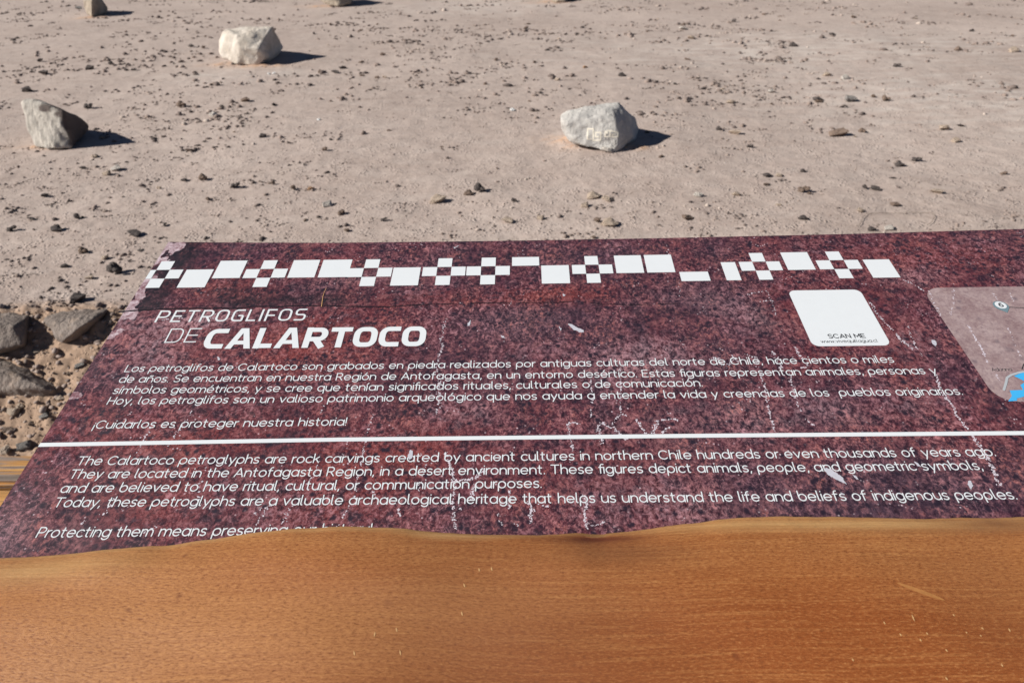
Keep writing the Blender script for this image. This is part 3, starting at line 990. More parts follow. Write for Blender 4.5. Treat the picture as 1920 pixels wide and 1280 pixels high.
SCR = [([(836, 598), (830, 622), (826, 640), (831, 650), (824, 662), (818, 690), (825, 712), (822, 735), (824, 752), (817, 775)], 5, 1.0),
       ([(702, 772), (692, 800), (684, 830), (678, 862), (668, 905), (664, 935)], 4, .55), ([(655, 945), (640, 975), (632, 990)], 4, .4),
       ([(1107, 712), (1110, 745), (1108, 785)], 3, .55), ([(1163, 690), (1164, 730), (1163, 776), (1178, 779)], 3, .7), ([(1148, 796), (1155, 784), (1166, 777)], 3, .9),
       ([(1062, 797), (1072, 791), (1087, 795)], 4, 1.4), ([(1066, 795), (1067, 812), (1072, 832), (1075, 846)], 5, 1.2),
       ([(1120, 808), (1122, 798), (1130, 792), (1139, 800)], 6, 1.6), ([(1122, 802), (1123, 816), (1128, 832)], 8, 2.0),
       ([(1148, 800), (1158, 810), (1166, 818), (1182, 826)], 5, 1.1), ([(1192, 786), (1200, 798), (1207, 808), (1213, 815)], 5, 1.5), ([(1232, 790), (1226, 805), (1222, 815)], 8, 2.0), ([(1243, 812), (1248, 803), (1258, 801)], 4, 1.3),
       ([(1228, 790), (1245, 787), (1262, 785), (1273, 789)], 4, .9),
       ([(1694, 525), (1712, 531), (1730, 545)], 4, .9), ([(1630, 566), (1640, 582), (1650, 594), (1660, 606), (1672, 617), (1684, 631), (1699, 648)], 5, 1.1), ([(1672, 623), (1690, 636), (1712, 656)], 5, .7),
       ([(1702, 608), (1708, 630), (1715, 645), (1728, 668)], 4, .6), ([(1755, 700), (1758, 715), (1765, 735), (1775, 748), (1787, 760), (1790, 775), (1803, 790), (1815, 805), (1828, 822)], 5, 1.3),
       ([(1828, 822), (1838, 838), (1850, 855), (1857, 870), (1864, 885), (1868, 900), (1876, 912)], 7, 1.6),
       ([(1330, 673), (1345, 670), (1355, 685)], 6, 1.0), ([(1365, 690), (1375, 668), (1385, 678)], 7, 1.3), ([(1400, 664), (1415, 670), (1425, 690)], 6, 1.2), ([(1447, 658), (1455, 670), (1465, 690)], 8, 1.7), ([(1490, 648), (1495, 660), (1505, 675)], 5, 1.3),
       ([(1500, 690), (1512, 688), (1515, 680)], 5, 1.3), ([(1425, 700), (1432, 718), (1437, 740), (1440, 765), (1447, 790), (1452, 812)], 4, .9), ([(1480, 700), (1487, 725), (1496, 760), (1502, 772)], 4, .8), ([(1510, 785), (1527, 798)], 4, .8),
       ([(1390, 556), (1415, 549), (1437, 546), (1447, 565), (1455, 590)], 4, .7), ([(1418, 566), (1445, 563)], 3, .6),
       ([(834, 845), (838, 858), (848, 880), (850, 900), (853, 915), (848, 935), (850, 958), (852, 975), (855, 992)], 6, 1.2), ([(848, 903), (868, 900), (886, 898), (900, 890), (908, 880)], 7, 1.5), ([(890, 908), (886, 922), (882, 935)], 6, 1.4),
       ([(955, 918), (957, 940), (955, 955)], 6, 1.1), ([(992, 938), (996, 955), (995, 980)], 7, 1.5), ([(935, 963), (940, 985)], 7, .8), ([(860, 945), (864, 955)], 6, .8), ([(965, 980), (972, 985)], 4, .8),
       ([(1094, 928), (1100, 945), (1096, 960), (1100, 990)], 6, 1.2), ([(1112, 986), (1125, 982), (1136, 976)], 5, .9), ([(1010, 945), (1030, 950)], 5, .6),
       ([(480, 985), (495, 960), (512, 938)], 8, .5), ([(528, 985), (545, 948)], 8, .55), ([(490, 945), (478, 968)], 8, .5), ([(215, 935), (200, 958), (180, 975)], 5, .45), ([(160, 975), (150, 985)], 4, .5), ([(390, 870), (378, 900), (370, 940)], 6, .3),
       ([(600, 860), (590, 890), (580, 905)], 5, .4), ([(790, 850), (800, 870), (790, 900), (785, 920)], 5, .4), ([(700, 920), (705, 935)], 6, .8), ([(745, 950), (752, 975)], 5, .7), ([(268, 1000), (300, 985)], 6, .35),
       ([(1742, 545), (1752, 570), (1765, 592)], 4, .7), ([(1786, 545), (1788, 570), (1782, 588)], 5, .8), ([(1815, 610), (1826, 630), (1840, 652), (1852, 680)], 3, 1.5), ([(1862, 550), (1870, 562)], 3, 1.0), ([(1893, 548), (1900, 565)], 3, 1.0), ([(1868, 702), (1875, 715)], 3, 1.0), ([(1890, 615), (1905, 650), (1915, 670)], 3, .5),
       ([(285, 800), (270, 825), (255, 850)], 4, .5), ([(360, 770), (340, 800), (310, 840)], 4, .4), ([(610, 760), (600, 775)], 3, .5), ([(1250, 455), (1252, 480)], 4, .35), ([(1272, 530), (1275, 560)], 4, .3), ([(300, 600), (340, 596)], 5, .4), ([(395, 590), (400, 600)], 5, .7)]
rib = Ribbons(0.00018)
for pts, wpx, dens in SCR:
    P = [np.array(q, float) for q in pts]
    for i in range(len(P) - 1):
        L = np.linalg.norm(P[i + 1] - P[i])
        for k in range(max(1, int(L * dens * 0.72))):
            q = P[i] + (P[i + 1] - P[i]) * rng.random() + rng.normal(0, wpx * 0.30, 2) * np.array([1, .55])
            c = pan(*q)
            if c[0] < PU0 + .004: continue
            r = 0.00045 + 0.00085 * rng.random() ** 1.6
            a0 = rng.random() * 6.28
            el = 0.55 + rng.random()
            ro = 1.57 + rng.normal(0, .5)
            n = 5
            poly = []
            for s in range(n):
                a = a0 + s * 2 * math.pi / n
                rr = r * (0.6 + 0.7 * rng.random())
                x, y = rr * el * math.cos(a), rr / el * math.sin(a)
                poly.append((c[0] + x * math.cos(ro) - y * math.sin(ro), c[1] + x * math.sin(ro) + y * math.cos(ro)))
            rib.k = int(rng.integers(0, 9))
            rib.poly(poly)
tag(rib.obj('petroglyph_marks', M_CHALK, panel), 'speckled chalky white lines of a printed rock carving')


# --------------------------- dried droppings and a straw on the panel
def splash(pts_px, h=0.00045):
    r = Ribbons(h)
    out = []
    n = len(pts_px)
    for i in range(n):
        a, b = np.array(pts_px[i], float), np.array(pts_px[(i + 1) % n], float)
        for k in range(5):
            q = a + (b - a) * k / 5 + rng.normal(0, .45, 2)
            out.append(pan(*q))
    r.poly(out)
    return r


DROPS = [[(1544, 880), (1550, 877), (1560, 880), (1570, 888), (1578, 893), (1584, 903), (1588, 908), (1578, 904), (1566, 898), (1553, 891)], [(1064, 608), (1070, 607), (1082, 614), (1094, 619), (1095, 623), (1086, 623), (1076, 618)],
         [(876, 607), (881, 602), (883, 600), (881, 610), (877, 612)], [(938, 628), (945, 632), (947, 635), (941, 633)], [(1815, 901), (1820, 901), (1824, 910), (1820, 918), (1814, 908)], [(1713, 865), (1719, 867), (1727, 875), (1720, 873)],
         [(1746, 637), (1753, 638), (1756, 645), (1754, 650), (1747, 643)], [(1598, 890), (1606, 893), (1610, 900), (1601, 894)], [(764, 855), (769, 843), (774, 845), (773, 858), (768, 862)], [(1048, 612), (1053, 617), (1051, 621)],
         [(407, 668), (411, 670), (413, 675), (409, 676)], [(850, 464), (862, 460), (852, 466)], [(1055, 550), (1060, 553), (1056, 556)], [(1576, 922), (1582, 926), (1578, 928)]]
for d in DROPS:
    splash(d).obj('bird_dropping', M_DROP, panel)
rib = Ribbons(0.0006)
rib.stroke([pan(*q) for q in ((603, 575), (604, 566), (605.5, 556), (608, 548), (612, 540))], 0.0009, w_end=0.0004)
rib.obj('straw', M_SCRATCH, panel)

# ------------------------------------------------------------------ live edge slab
EDGE = [(-260, 1058), (-120, 1052), (0, 1045), (60, 1041.5), (130, 1037), (200, 1030), (260, 1025), (330, 1019), (400, 1008), (450, 1001), (500, 994.5), (560, 989.5), (620, 987.5), (680, 988.5), (760, 993), (840, 999), (920, 1001.5), (1000, 1000.5), (1050, 999),
        (1085, 996), (1105, 997), (1130, 998), (1180, 993), (1240, 985.5), (1290, 979.5), (1340, 973), (1400, 968.5), (1470, 967), (1540, 966.5), (1620, 968.5), (1700, 970), (1780, 970), (1920, 968), (2100, 962), (2400, 968)]


def build_slab():
    ep = [pan(*q, h=0.0035) for q in EDGE]
    eu, ev = [q[0] for q in ep], [q[1] for q in ep]
    NU, NV = 620, 150
    us = np.linspace(-0.80, 1.74, NU)
    bot = -0.60
    verts, dist = [], []
    profile = np.concatenate([[0, 0, 0.0006, 0.0016, 0.003, 0.005], np.geomspace(0.007, 1, NV - 6)])
    for u in us:
        ve = float(np.interp(u, eu, ev)) + 0.0012 * fbm(u * 28, 2, 0, 3)
        gap = 0.0035 * math.exp(-((u - pan(720, 995)[0]) / 0.07) ** 2) + 0.002 * math.exp(-((u - pan(235, 1026)[0]) / 0.03) ** 2)
        steep = 1 + 0.45 * mnoise.noise(Vector((u * 5, 0, 3)))
        for j, s in enumerate(profile):
            dv = s * 0.02 * 1 if j < 6 else s * (ve - bot)
            if j < 6: dv = s * 1.0
            vv = ve - dv
            if j == 0:
                h = 0.0008 + gap
            else:
                h = gap * math.exp(-dv / .03) + 0.0022 + 0.0022 * (1 - math.exp(-dv / 0.0018)) + 0.023 * (1 - math.exp(-dv / (0.040 / steep)))
                h += (0.0085 * mnoise.noise(Vector((u * 3.2, vv * 6, 6))) + 0.0016 * mnoise.noise(Vector((u * 9, vv * 22, 2)))) * min(1, dv / .05)
                h += 0.0009 * fbm(u * 24, vv * 40, 2, 3) * math.exp(-dv / .03)
                # hollow with a bark scar near the middle of the edge
                c = pan(1105, 1006, .007)
                q = ((u - c[0]) / .030) ** 2 + ((vv - c[1]) / .010) ** 2
                h -= 0.0042 * math.exp(-q)
                c = pan(1190, 1012, .009)
                q = ((u - c[0]) / .06) ** 2 + ((vv - c[1]) / .020) ** 2
                h -= 0.0035 * math.exp(-q)
            verts.append((u, vv, h)); dist.append(dv)
    n = len(profile)
    faces = []
    for i in range(NU - 1):
        for j in range(n - 1):
            a = i * n + j
            faces.append((a, a + 1, a + n + 1, a + n))
    # underside, front and ends
    b = len(verts)
    loop = [i * n for i in range(NU)] + [i * n + n - 1 for i in range(NU - 1, -1, -1)]
    for i in range(NU):
        verts.append((verts[i * n + n - 1][0], verts[i * n + n - 1][1], 0.0012)); dist.append(.5)
    for i in range(NU - 1):
        faces.append((i * n + n - 1, b + i, b + i + 1, (i + 1) * n + n - 1))
        faces.append((b + i, i * n, (i + 1) * n, b + i + 1))
    for i, flip in ((0, False), (NU - 1, True)):
        fc = [i * n + j for j in range(n)] + [b + i]
        faces.append(tuple(fc if flip else reversed(fc)))
    me = mesh_from(verts, faces, 'live_edge_slab')
    A = np.array(verts)
    U, V, D = A[:, 0], A[:, 1], np.array(dist)
    nz = np.array([fbm(u * 6, v * 14, 3, 4) for u, v in zip(U, V)])
    sapw = 0.010 + 0.010 * np.array([mnoise.noise(Vector((u * 4, 1, 8))) for u in U])
    sap = np.clip(1.15 - D / (sapw * .75 + .003) + nz * .5, 0, 1) * .7
    def sblob(px, py, rx, ry, rot=0.0):
        e = py - float(np.interp(px, [q[0] for q in EDGE], [q[1] for q in EDGE]))
        return blob(U, V, px, py, rx, ry, rot, 0.007 if e < 20 else (0.016 if e < 45 else 0.026))
    sap = np.maximum(sap, sblob(60, 1065, .10, .016, .1) * .6)
    sap = np.maximum(sap, sblob( 1560, 985, .30, .010) * .7)
    knot = sblob(1125, 1009, .045, .0065) * 1.2 + sblob(1100, 1004, .022, .005) * .8 + sblob( 1860, 982, .02, .004) * .3
    knot *= np.clip(1.0 + nz, 0, 1)
    for q in [(332, 1112, .002, .0016), (727, 1128, .0028, .0018), (215, 1062, .0018, .0014), (238, 1139, .0016, .0010), (1385, 1227, .0022, .0016), (1337, 1250, .002, .0014), (275, 1080, .0022, .0013), (345, 1039, .002, .002), (1230, 1180, .004, .001)]:
        knot = np.maximum(knot, sblob( *q) * .8)
    stain = sblob(1165, 1038, .07, .018) * .4 + sblob(860, 1180, .10, .12) * .32 + sblob(1130, 1180, .10, .10) * .22 + sblob( 1880, 1100, .07, .09) * .25 + sblob( 1890, 985, .06, .010) * .5  # edge stains, plus broad mid-slab shade put into the wood colour
    tan = sblob( 100, 1160, .32, .11) * .55 + sblob( 1150, 1090, .22, .04) * .5 + sblob( 1850, 1110, .16, .10) * .5 + sblob(480, 1170, .18, .10) * .9 + sblob(720, 1030, .10, .02) * .5 + sblob(1480, 1030, .16, .03) * .5 + sblob(1000, 1120, .13, .006, -.07) * .9 + sblob(900, 1100, .07, .004, -.05) * .7 + sblob(1000, 1150, .12, .003, .04) * .6 + sblob(1000, 1190, .16, .003, .05) * .6  # tan wood and worn bands, plus broad sheen painted in as colour
    redw = sblob( 1480, 1200, .26, .11) * .85 + sblob( 640, 1060, .14, .03) * .5 + sblob( 1000, 1280, .2, .04) * .4 + sblob( 1750, 1260, .3, .06) * .6
    grid_attr(me, sap=sap, knot=knot, stain=stain, tan=tan, redwood=redw)
    o = on_panel(link('live_edge_slab', me, M_SLAB, sign, smooth=True))
    return o


slab = build_slab()
# scratches in the oiled surface: slivers laid on the slab
bv = BVHTree.FromPolygons([v.co for v in slab.data.vertices], [tuple(p.vertices) for p in slab.data.polygons])


def slab_sliver(V, F, a, b, w):
    pa, pb = np.array(pan(*a, h=.028)), np.array(pan(*b, h=.028))
    d = pb - pa
    L = np.linalg.norm(d)
    nn = np.array([-d[1], d[0]]) / L
    n = max(3, int(L / .003))
    base = len(V)
    for i in range(n + 1):
        t = i / n
        c = pa + d * t
        ww = w * (4 * t * (1 - t)) ** .6 * .5 + 1e-5
        for sg in (1, -1):
            q = c + nn * ww * sg
            hit = bv.ray_cast(Vector((q[0], q[1], .2)), Vector((0, 0, -1)))
            V.append((q[0], q[1], (hit[0].z if hit[0] else .028) + .00025))
    for i in range(n):
        F.append((base + 2 * i, base + 2 * i + 2, base + 2 * i + 3, base + 2 * i + 1))


V, F = [], []
slab_sliver(V, F, (1684, 1086), (1778, 1119), .0042)
on_panel(link('worn_streak', mesh_from(V, F), M_STREAK, sign))
for a, b in [((1713, 1146), (1719, 1160)), ((1792, 1144), (1795, 1149)), ((1816, 1178), (1818, 1182)), ((1728, 1192), (1731, 1198)), ((1845, 1170), (1851, 1173)), ((1776, 1212), (1780, 1218)), ((1775, 1265), (1780, 1272)), ((1843, 1184), (1845, 1188)),
             ((741, 1171), (743, 1180)), ((748, 1213), (750, 1224)), ((662, 1217), (664, 1226)), ((864, 1139), (866, 1148)), ((920, 1053), (922, 1062)), ((868, 1086), (871, 1094)), ((702, 1180), (700, 1190)), ((1690, 1182), (1694, 1188)), ((1740, 1180), (1744, 1185)),
             ((1660, 1160), (1663, 1166)), ((1898, 1170), (1901, 1178)), ((1880, 1240), (1884, 1247)), ((1600, 1230), (1603, 1236)), ((897, 1056), (898, 1063))]:
    V, F = [], []
    slab_sliver(V, F, a, b, .0013)
    on_panel(link('scratch', mesh_from(V, F), M_SCRATCH, sign))

# ------------------------------------------------------------------ timber rail beside the table
rail = bpy.data.objects.new('timber_rail', None)
rail.location = (-0.35, 0.97, LOW)
COL.objects.link(rail)
tag(rail, 'weathered orange and grey striped timber rail low behind the left edge of the table', 'wooden rail')
RZ = 0.55


def rail_y(py): return (1.45 - RZ) * float(ray(40, py)[1] / -ray(40, py)[2])


y_back, y_front = rail_y(851), rail_y(905)
bevel_box('beam', -1.9 + .35, 1.75 + .35, y_front - .97, y_back - .97, RZ - LOW - 0.09, RZ - LOW, M_TIMBER, rail, .006)
bevel_box('beam', -1.9 + .35, 1.75 + .35, y_front - .97 - .075, y_front - .97 - .006, RZ - LOW - 0.098, RZ - LOW - .008, M_TIMBER, rail, .006)
for px in (-1.75, 0.0, 1.6):
    bevel_box('post', px - .04 + .35, px + .04 + .35, y_front - .97 - .05, y_back - .97 - .02, -0.05, RZ - LOW - .100, M_POST, rail, .005)

# ------------------------------------------------------------------ boulders
CRUMBS = []


def rock_mesh(pts, voxel, noise_amp, noise_scale, seed, smooth_it=3, strat=None):
    """hull of the given points, remeshed and roughened"""
    bm = bmesh.new()
    for p in pts: bm.verts.new(p)
    r = bmesh.ops.convex_hull(bm, input=bm.verts[:])
    bmesh.ops.delete(bm, geom=[x for x in r['geom_interior'] if isinstance(x, bmesh.types.BMVert)], context='VERTS')
    bmesh.ops.recalc_face_normals(bm, faces=bm.faces[:])
    me = bpy.data.meshes.new('tmp')
    bm.to_mesh(me); bm.free()
    o = bpy.data.objects.new('tmp', me)
    COL.objects.link(o)
    m = o.modifiers.new('r', 'REMESH')
    m.mode = 'VOXEL'
    m.voxel_size = voxel
    bpy.context.view_layer.update()
    dg = bpy.context.evaluated_depsgraph_get()
    me2 = bpy.data.meshes.new_from_object(o.evaluated_get(dg))
    bpy.data.objects.remove(o)
    bm = bmesh.new()
    bm.from_mesh(me2)
    for _ in range(smooth_it):
        bmesh.ops.smooth_vert(bm, verts=bm.verts[:], factor=0.5, use_axis_x=True, use_axis_y=True, use_axis_z=True)
    bm.normal_update()
    for v in bm.verts:
        c = v.co * noise_scale + Vector((seed, seed * 2.3, 1.1))
        n = mnoise.fractal(c, 0.9, 2.1, 4)
        cell = mnoise.cell(c * 0.55) - 0.5
        rd = mnoise.ridged_multi_fractal(c * 0.6, 1.0, 2.0, 3, 1.0, 2.0) - 1.0
        v.co += v.normal * noise_amp * (n * 0.9 + rd * 0.45)
        if strat:
            ax, amp, fq = strat
            v.co += v.normal * amp * mnoise.noise(Vector((v.co.dot(ax) * fq, seed, 0)))
    bm.to_mesh(me2); bm.free()
    me2.polygons.foreach_set('use_smooth', [True] * len(me2.polygons))
    return me2


def place(name, P, base, voxel, amp, sc, seed, mat, label, cat, smooth_it=3, strat=None, group=None):
    base = Vector(base)
    me = rock_mesh([Vector(p) - base for p in P], voxel, amp, sc, seed, smooth_it, strat)
    o = link(name, me, mat)
    o.location = base
    tag(o, label, cat, group)
    return o


def boulder_pts(base_px, pts):
    b, _ = ground_hit(*base_px)
    Y0 = b[1]
    out = []
    for px, py, d in pts:
        r = ray(px, py)
        out.append(CAM + r * ((Y0 + d) / r[1]))
    return b, out


M_PALE = mat_rock('pale_boulder', (0.42, 0.405, 0.385), (0.62, 0.59, 0.545), (0.34, 0.30, 0.265), 0.03)
M_CREAM = mat_rock('cream_boulder', (0.47, 0.41, 0.345), (0.70, 0.64, 0.565), (0.40, 0.33, 0.26), 0.03)
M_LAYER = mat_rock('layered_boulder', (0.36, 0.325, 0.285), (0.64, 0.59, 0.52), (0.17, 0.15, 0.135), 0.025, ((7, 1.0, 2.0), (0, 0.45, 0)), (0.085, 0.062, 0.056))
M_BROWN = mat_rock('brown_boulder', (0.26, 0.21, 0.165), (0.46, 0.385, 0.30), (0.16, 0.13, 0.11), 0.03)

b, P = boulder_pts((1140, 284), [(1058, 240, .08), (1075, 262, .02), (1098, 276, -.03), (1150, 286, -.07), (1167, 281, -.02), (1080, 214, .12), (1105, 212, .10), (1148, 212, .07), (1122, 206, .16), (1172, 220, .10), (1186, 255, .08), (1195, 262, .26), (1197, 246, .38),
                                 (1191, 224, .38), (1172, 204, .28), (1150, 195, .26), (1130, 196, .28), (1090, 206, .26), (1064, 211, .20), (1055, 218, .22), (1049, 214, .12), (1050, 224, .08), (1052, 244, .12), (1068, 266, .06), (1056, 232, .46), (1056, 214, .44), (1066, 262, .40), (1160, 190, .2), (1100, 198, .28), (1110, 222, .02), (1155, 226, .02), (1160, 262, -.04), (1180, 232, .52), (1110, 212, .50), (1100, 268, .40), (1170, 275, .35)])
carved = place('boulder', P, b, 0.010, 0.012, 8, 3.3, M_PALE, 'pale grey boulder with squared spiral carvings on its front face', 'boulder', 2)
b, P = boulder_pts((470, 121), [(415, 62, .22), (412, 85, .18), (418, 109, .05), (445, 122, -.10), (485, 123, -.10), (515, 110, .30), (428, 58, .15), (440, 66, .02), (470, 70, .02), (500, 66, .10), (498, 110, -.06), (507, 55, .26), (527, 84, .52), (522, 104, .42), (482, 55, .38), (450, 55, .34), (425, 57, .36),
                                (420, 82, .6), (520, 85, .8), (470, 66, .8), (440, 110, .5), (506, 106, .7), (409, 74, .22), (408, 96, .14), (532, 90, .55), (455, 50, .3), (512, 50, .28), (450, 90, -.10), (485, 92, -.12)])
place('boulder', P, b, 0.012, 0.017, 5.5, 8.1, M_CREAM, 'cream coloured block shaped boulder with a deep notch in its top, casting a pointed shadow', 'boulder', 3)
b, P = boulder_pts((98, 277), [(43, 196, .12), (42, 212, .08), (50, 236, .04), (66, 275, -.02), (100, 279, -.10), (131, 275, -.06), (58, 189, .16), (75, 192, .20), (90, 200, .04), (113, 207, .08), (118, 214, .05), (164, 230, .34), (164, 243, .34), (150, 221, .36), (148, 262, .22), (112, 204, .30),
                               (62, 225, .42), (130, 235, .52), (80, 215, .5), (100, 262, .42), (38, 192, .13), (54, 183, .18), (168, 236, .35), (120, 208, .02), (136, 277, -.06)])
layered = place('boulder', P, b, 0.010, 0.009, 8, 5.2, M_LAYER, 'layered grey and white boulder leaning left with a dark brown right side', 'boulder', 1, (Vector((.85, .1, .5)), .010, 22))
# darker brown over the right half and a top patch of the layered boulder
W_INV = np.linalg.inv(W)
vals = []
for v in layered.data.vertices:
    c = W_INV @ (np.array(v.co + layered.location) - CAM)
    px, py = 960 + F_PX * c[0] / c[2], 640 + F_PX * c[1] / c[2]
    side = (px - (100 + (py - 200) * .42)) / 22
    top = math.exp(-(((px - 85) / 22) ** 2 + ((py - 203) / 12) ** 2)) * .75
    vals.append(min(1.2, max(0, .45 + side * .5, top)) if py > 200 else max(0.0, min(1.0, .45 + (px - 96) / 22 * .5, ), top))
at = layered.data.attributes.new('dark_side', 'FLOAT', 'POINT')
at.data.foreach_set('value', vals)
b, P = boulder_pts((174, 32), [(156, -8, .25), (157, 14, .1), (161, 26, .0), (172, 33, -.15), (176, -8, .02), (173, -2, -.05), (197, 28, .25), (203, 16, .45), (192, 2, .5), (178, -16, .5), (162, -18, .5), (162, 8, .8), (190, 16, .9)])
place('boulder', P, b, 0.022, 0.014, 4, 9.9, M_BROWN, 'angular brown boulder cut by the upper edge of the view, above the layered boulder', 'boulder', 1)
b, P = boulder_pts((632, 13), [(594, -14, .3), (598, 2, .1), (612, 11, -.05), (636, 14, -.15), (656, 8, .0), (664, -6, .2), (652, -36, .4), (606, -38, .4), (620, -26, .0), (645, -22, .05), (605, -20, 1.0), (655, -15, 1.0), (630, -34, 1.0)])
place('boulder', P, b, 0.025, 0.02, 3, 2.7, M_BROWN, 'rounded boulder of which only the lower edge shows, behind the cream boulder', 'boulder', 2)
b, P = boulder_pts((1050, 6), [(1028, -8, .2), (1030, 1, .1), (1042, 6, -.1), (1062, 5, -.1), (1074, -5, .3), (1068, -28, .5), (1034, -28, .5), (1050, -18, 0), (1036, -10, 1.0), (1068, -12, 1.0)])
place('boulder', P, b, 0.025, 0.02, 3, 4.4, M_BROWN, 'boulder of which only a thin lower edge shows, far behind the carved boulder', 'boulder', 2)

# carvings on the pale boulder
cb = BVHTree.FromPolygons([v.co + carved.location for v in carved.data.vertices], [tuple(p.vertices) for p in carved.data.polygons])
V, F = [], []
for path in ([(645, 672), (600, 672), (606, 530), (682, 530), (682, 690), (782, 686), (786, 580), (716, 580), (716, 642), (752, 640)], [(872, 592), (872, 568), (848, 568), (845, 638), (915, 638), (915, 560)], [(880, 555), (925, 556), (1022, 582), (1022, 640), (925, 640)], [(985, 608), (950, 606), (945, 630)]):
    Q = [np.array((1020 + x / 7.385, 170 + y / 7.385)) for x, y in path]
    for a, c in zip(Q[:-1], Q[1:]):
        d = c - a
        L = np.linalg.norm(d)
        nn = np.array([-d[1], d[0]]) / L
        n = max(2, int(L / 1.2))
        base = len(V)
        lift = .0008 + .0003 * (base % 5)
        ok = True
        for i in range(n + 1):
            for sg in (1, -1):
                q = a + d / L * (-1.0 + (L + 2.0) * i / n) + nn * 1.15 * sg
                r = Vector(ray(*q)).normalized()
                h = cb.ray_cast(Vector(CAM), r)
                if h[0] is None: ok = False; p = Vector((0, 0, 0))
                else: p = h[0] - r * lift
                V.append(p - carved.location)
        if ok:
            for i in range(n):
                F.append((base + 2 * i, base + 2 * i + 1, base + 2 * i + 3, base + 2 * i + 2))
link('carved_spirals', mesh_from(V, F), plain('pecked_stone', (0.80, 0.74, 0.62), .9, .12, 80), carved)

# ------------------------------------------------------------------ stones set in the bank
M_BANKST = mat_rock('grey_bank_stone', (0.140, 0.112, 0.096), (0.275, 0.230, 0.202), (0.38, 0.275, 0.20), 0.035)


def bank_stone(pts, label, seed, mat=M_BANKST):
    c = np.mean([p[:2] for p in pts], axis=0)
    b, _ = ground_hit(*c)
    out = []
    for p in pts:
        pr = p[2] if len(p) > 2 else -0.015
        _, t = ground_hit(p[0], p[1])
        r = ray(p[0], p[1])
        out.append(CAM + r * (t - pr))
        if len(p) == 2:
            out.append(CAM + ray(*(np.array(p[:2]) * .75 + c * .25)) * (t + .09))
    return place('embedded_stone', out, b, 0.007, 0.006, 12, seed, mat, label, 'stone', 1, group='stones set in the earth bank')


bank_stone([(-60, 592), (0, 586), (58, 589), (57, 618), (50, 650), (30, 658), (0, 664), (-60, 664), (24, 612, .11), (-25, 612, .11), (44, 646, .06), (-5, 658, .07), (-50, 655, .07), (52, 592, .05)], 'dark grey squared stone in the bank, upper one at the left edge', 1.7)
bank_stone([(76, 598), (84, 588), (120, 578), (200, 576), (208, 582), (188, 604), (152, 636), (116, 647), (100, 630), (152, 612, .10), (106, 606, .08), (165, 590, .06), (118, 640, .06), (198, 583, .04)], 'purplish grey wedge shaped stone in the bank, nearest the maroon table', 6.1)
bank_stone([(-60, 690), (0, 672), (22, 675), (62, 694), (112, 724), (113, 735), (80, 748), (40, 737), (0, 733), (-60, 738), (20, 698, .085), (72, 722, .07), (-15, 700, .085), (42, 728, .07), (100, 732, .04)], 'long grey brown stone in the bank, lowest of the large ones', 4.6)


# ------------------------------------------------------------------ small stones, clods
def pebble_mesh(seed, mat, flat=0.6, rough=.045):
    """an angular stone: the hull of scattered points, subdivided and roughened"""
    rs = random.Random(seed)
    bm = bmesh.new()
    for _ in range(15):
        d = Vector((rs.gauss(0, 1), rs.gauss(0, 1), rs.gauss(0, 1))).normalized() * .5 * rs.uniform(.72, 1.05)
        bm.verts.new((d.x * 1.05, d.y, d.z * flat))
    r = bmesh.ops.convex_hull(bm, input=bm.verts[:])
    bmesh.ops.delete(bm, geom=[x for x in r['geom_interior'] if isinstance(x, bmesh.types.BMVert)], context='VERTS')
    bmesh.ops.subdivide_edges(bm, edges=bm.edges[:], cuts=3, use_grid_fill=True)
    bmesh.ops.triangulate(bm, faces=bm.faces[:])
    bm.normal_update()
    for v in bm.verts:
        v.co += v.normal * rough * (mnoise.fractal(v.co * 4 + Vector((seed, 0, 0)), 1, 2, 3) - .2)
    me = bpy.data.meshes.new('stone')
    bm.to_mesh(me); bm.free()
    me.materials.append(mat)
    return me


def clod_mesh(seed, mat):
    """a crumbly clod: several angular lumps grown together"""
    rs = random.Random(seed)
    bm = bmesh.new()
    for k in range(rs.randint(4, 7)):
        m = bmesh.ops.create_icosphere(bm, subdivisions=1, radius=rs.uniform(.13, .30))
        c = Vector((rs.uniform(-.32, .32), rs.uniform(-.2, .2), rs.uniform(-.05, .16)))
        for v in m['verts']:
            v.co = Vector((v.co.x, v.co.y, v.co.z * .8)) * rs.uniform(.6, 1.25) + c
    me = bpy.data.meshes.new('clod')
    bm.to_mesh(me); bm.free()
    me.materials.append(mat)
    return me


PM = {'dark': mat_rock('dark_stone', (0.075, 0.062, 0.058), (0.15, 0.125, 0.115), (0.2, 0.16, 0.14), .02),
      'tan': mat_rock('tan_stone', (0.42, 0.33, 0.255), (0.58, 0.47, 0.375), (0.3, 0.23, 0.18), .02),
      'pale': mat_rock('pale_stone', (0.50, 0.45, 0.40), (0.66, 0.61, 0.55), (0.4, 0.33, 0.28), .02),
      'brown': mat_rock('brown_stone', (0.17, 0.12, 0.092), (0.29, 0.215, 0.17), (0.12, 0.09, 0.08), .02),
      'orange': mat_rock('orange_stone', (0.36, 0.21, 0.12), (0.5, 0.32, 0.2), (0.2, 0.14, 0.1), .02),
      'grey': mat_rock('grey_stone', (0.19, 0.175, 0.165), (0.31, 0.29, 0.27), (0.2, 0.16, 0.13), .02),
      'white': mat_rock('white_stone', (0.70, 0.70, 0.68), (0.82, 0.82, 0.80), (0.6, 0.58, 0.55), .01)}
VAR = {k: [clod_mesh(7 * i + 2, m) if (k in ('dark', 'brown') and i % 2) else pebble_mesh(11 * i + 3, m, fl) for i, fl in enumerate((.62, .75, .5, .68))] for k, m in PM.items()}
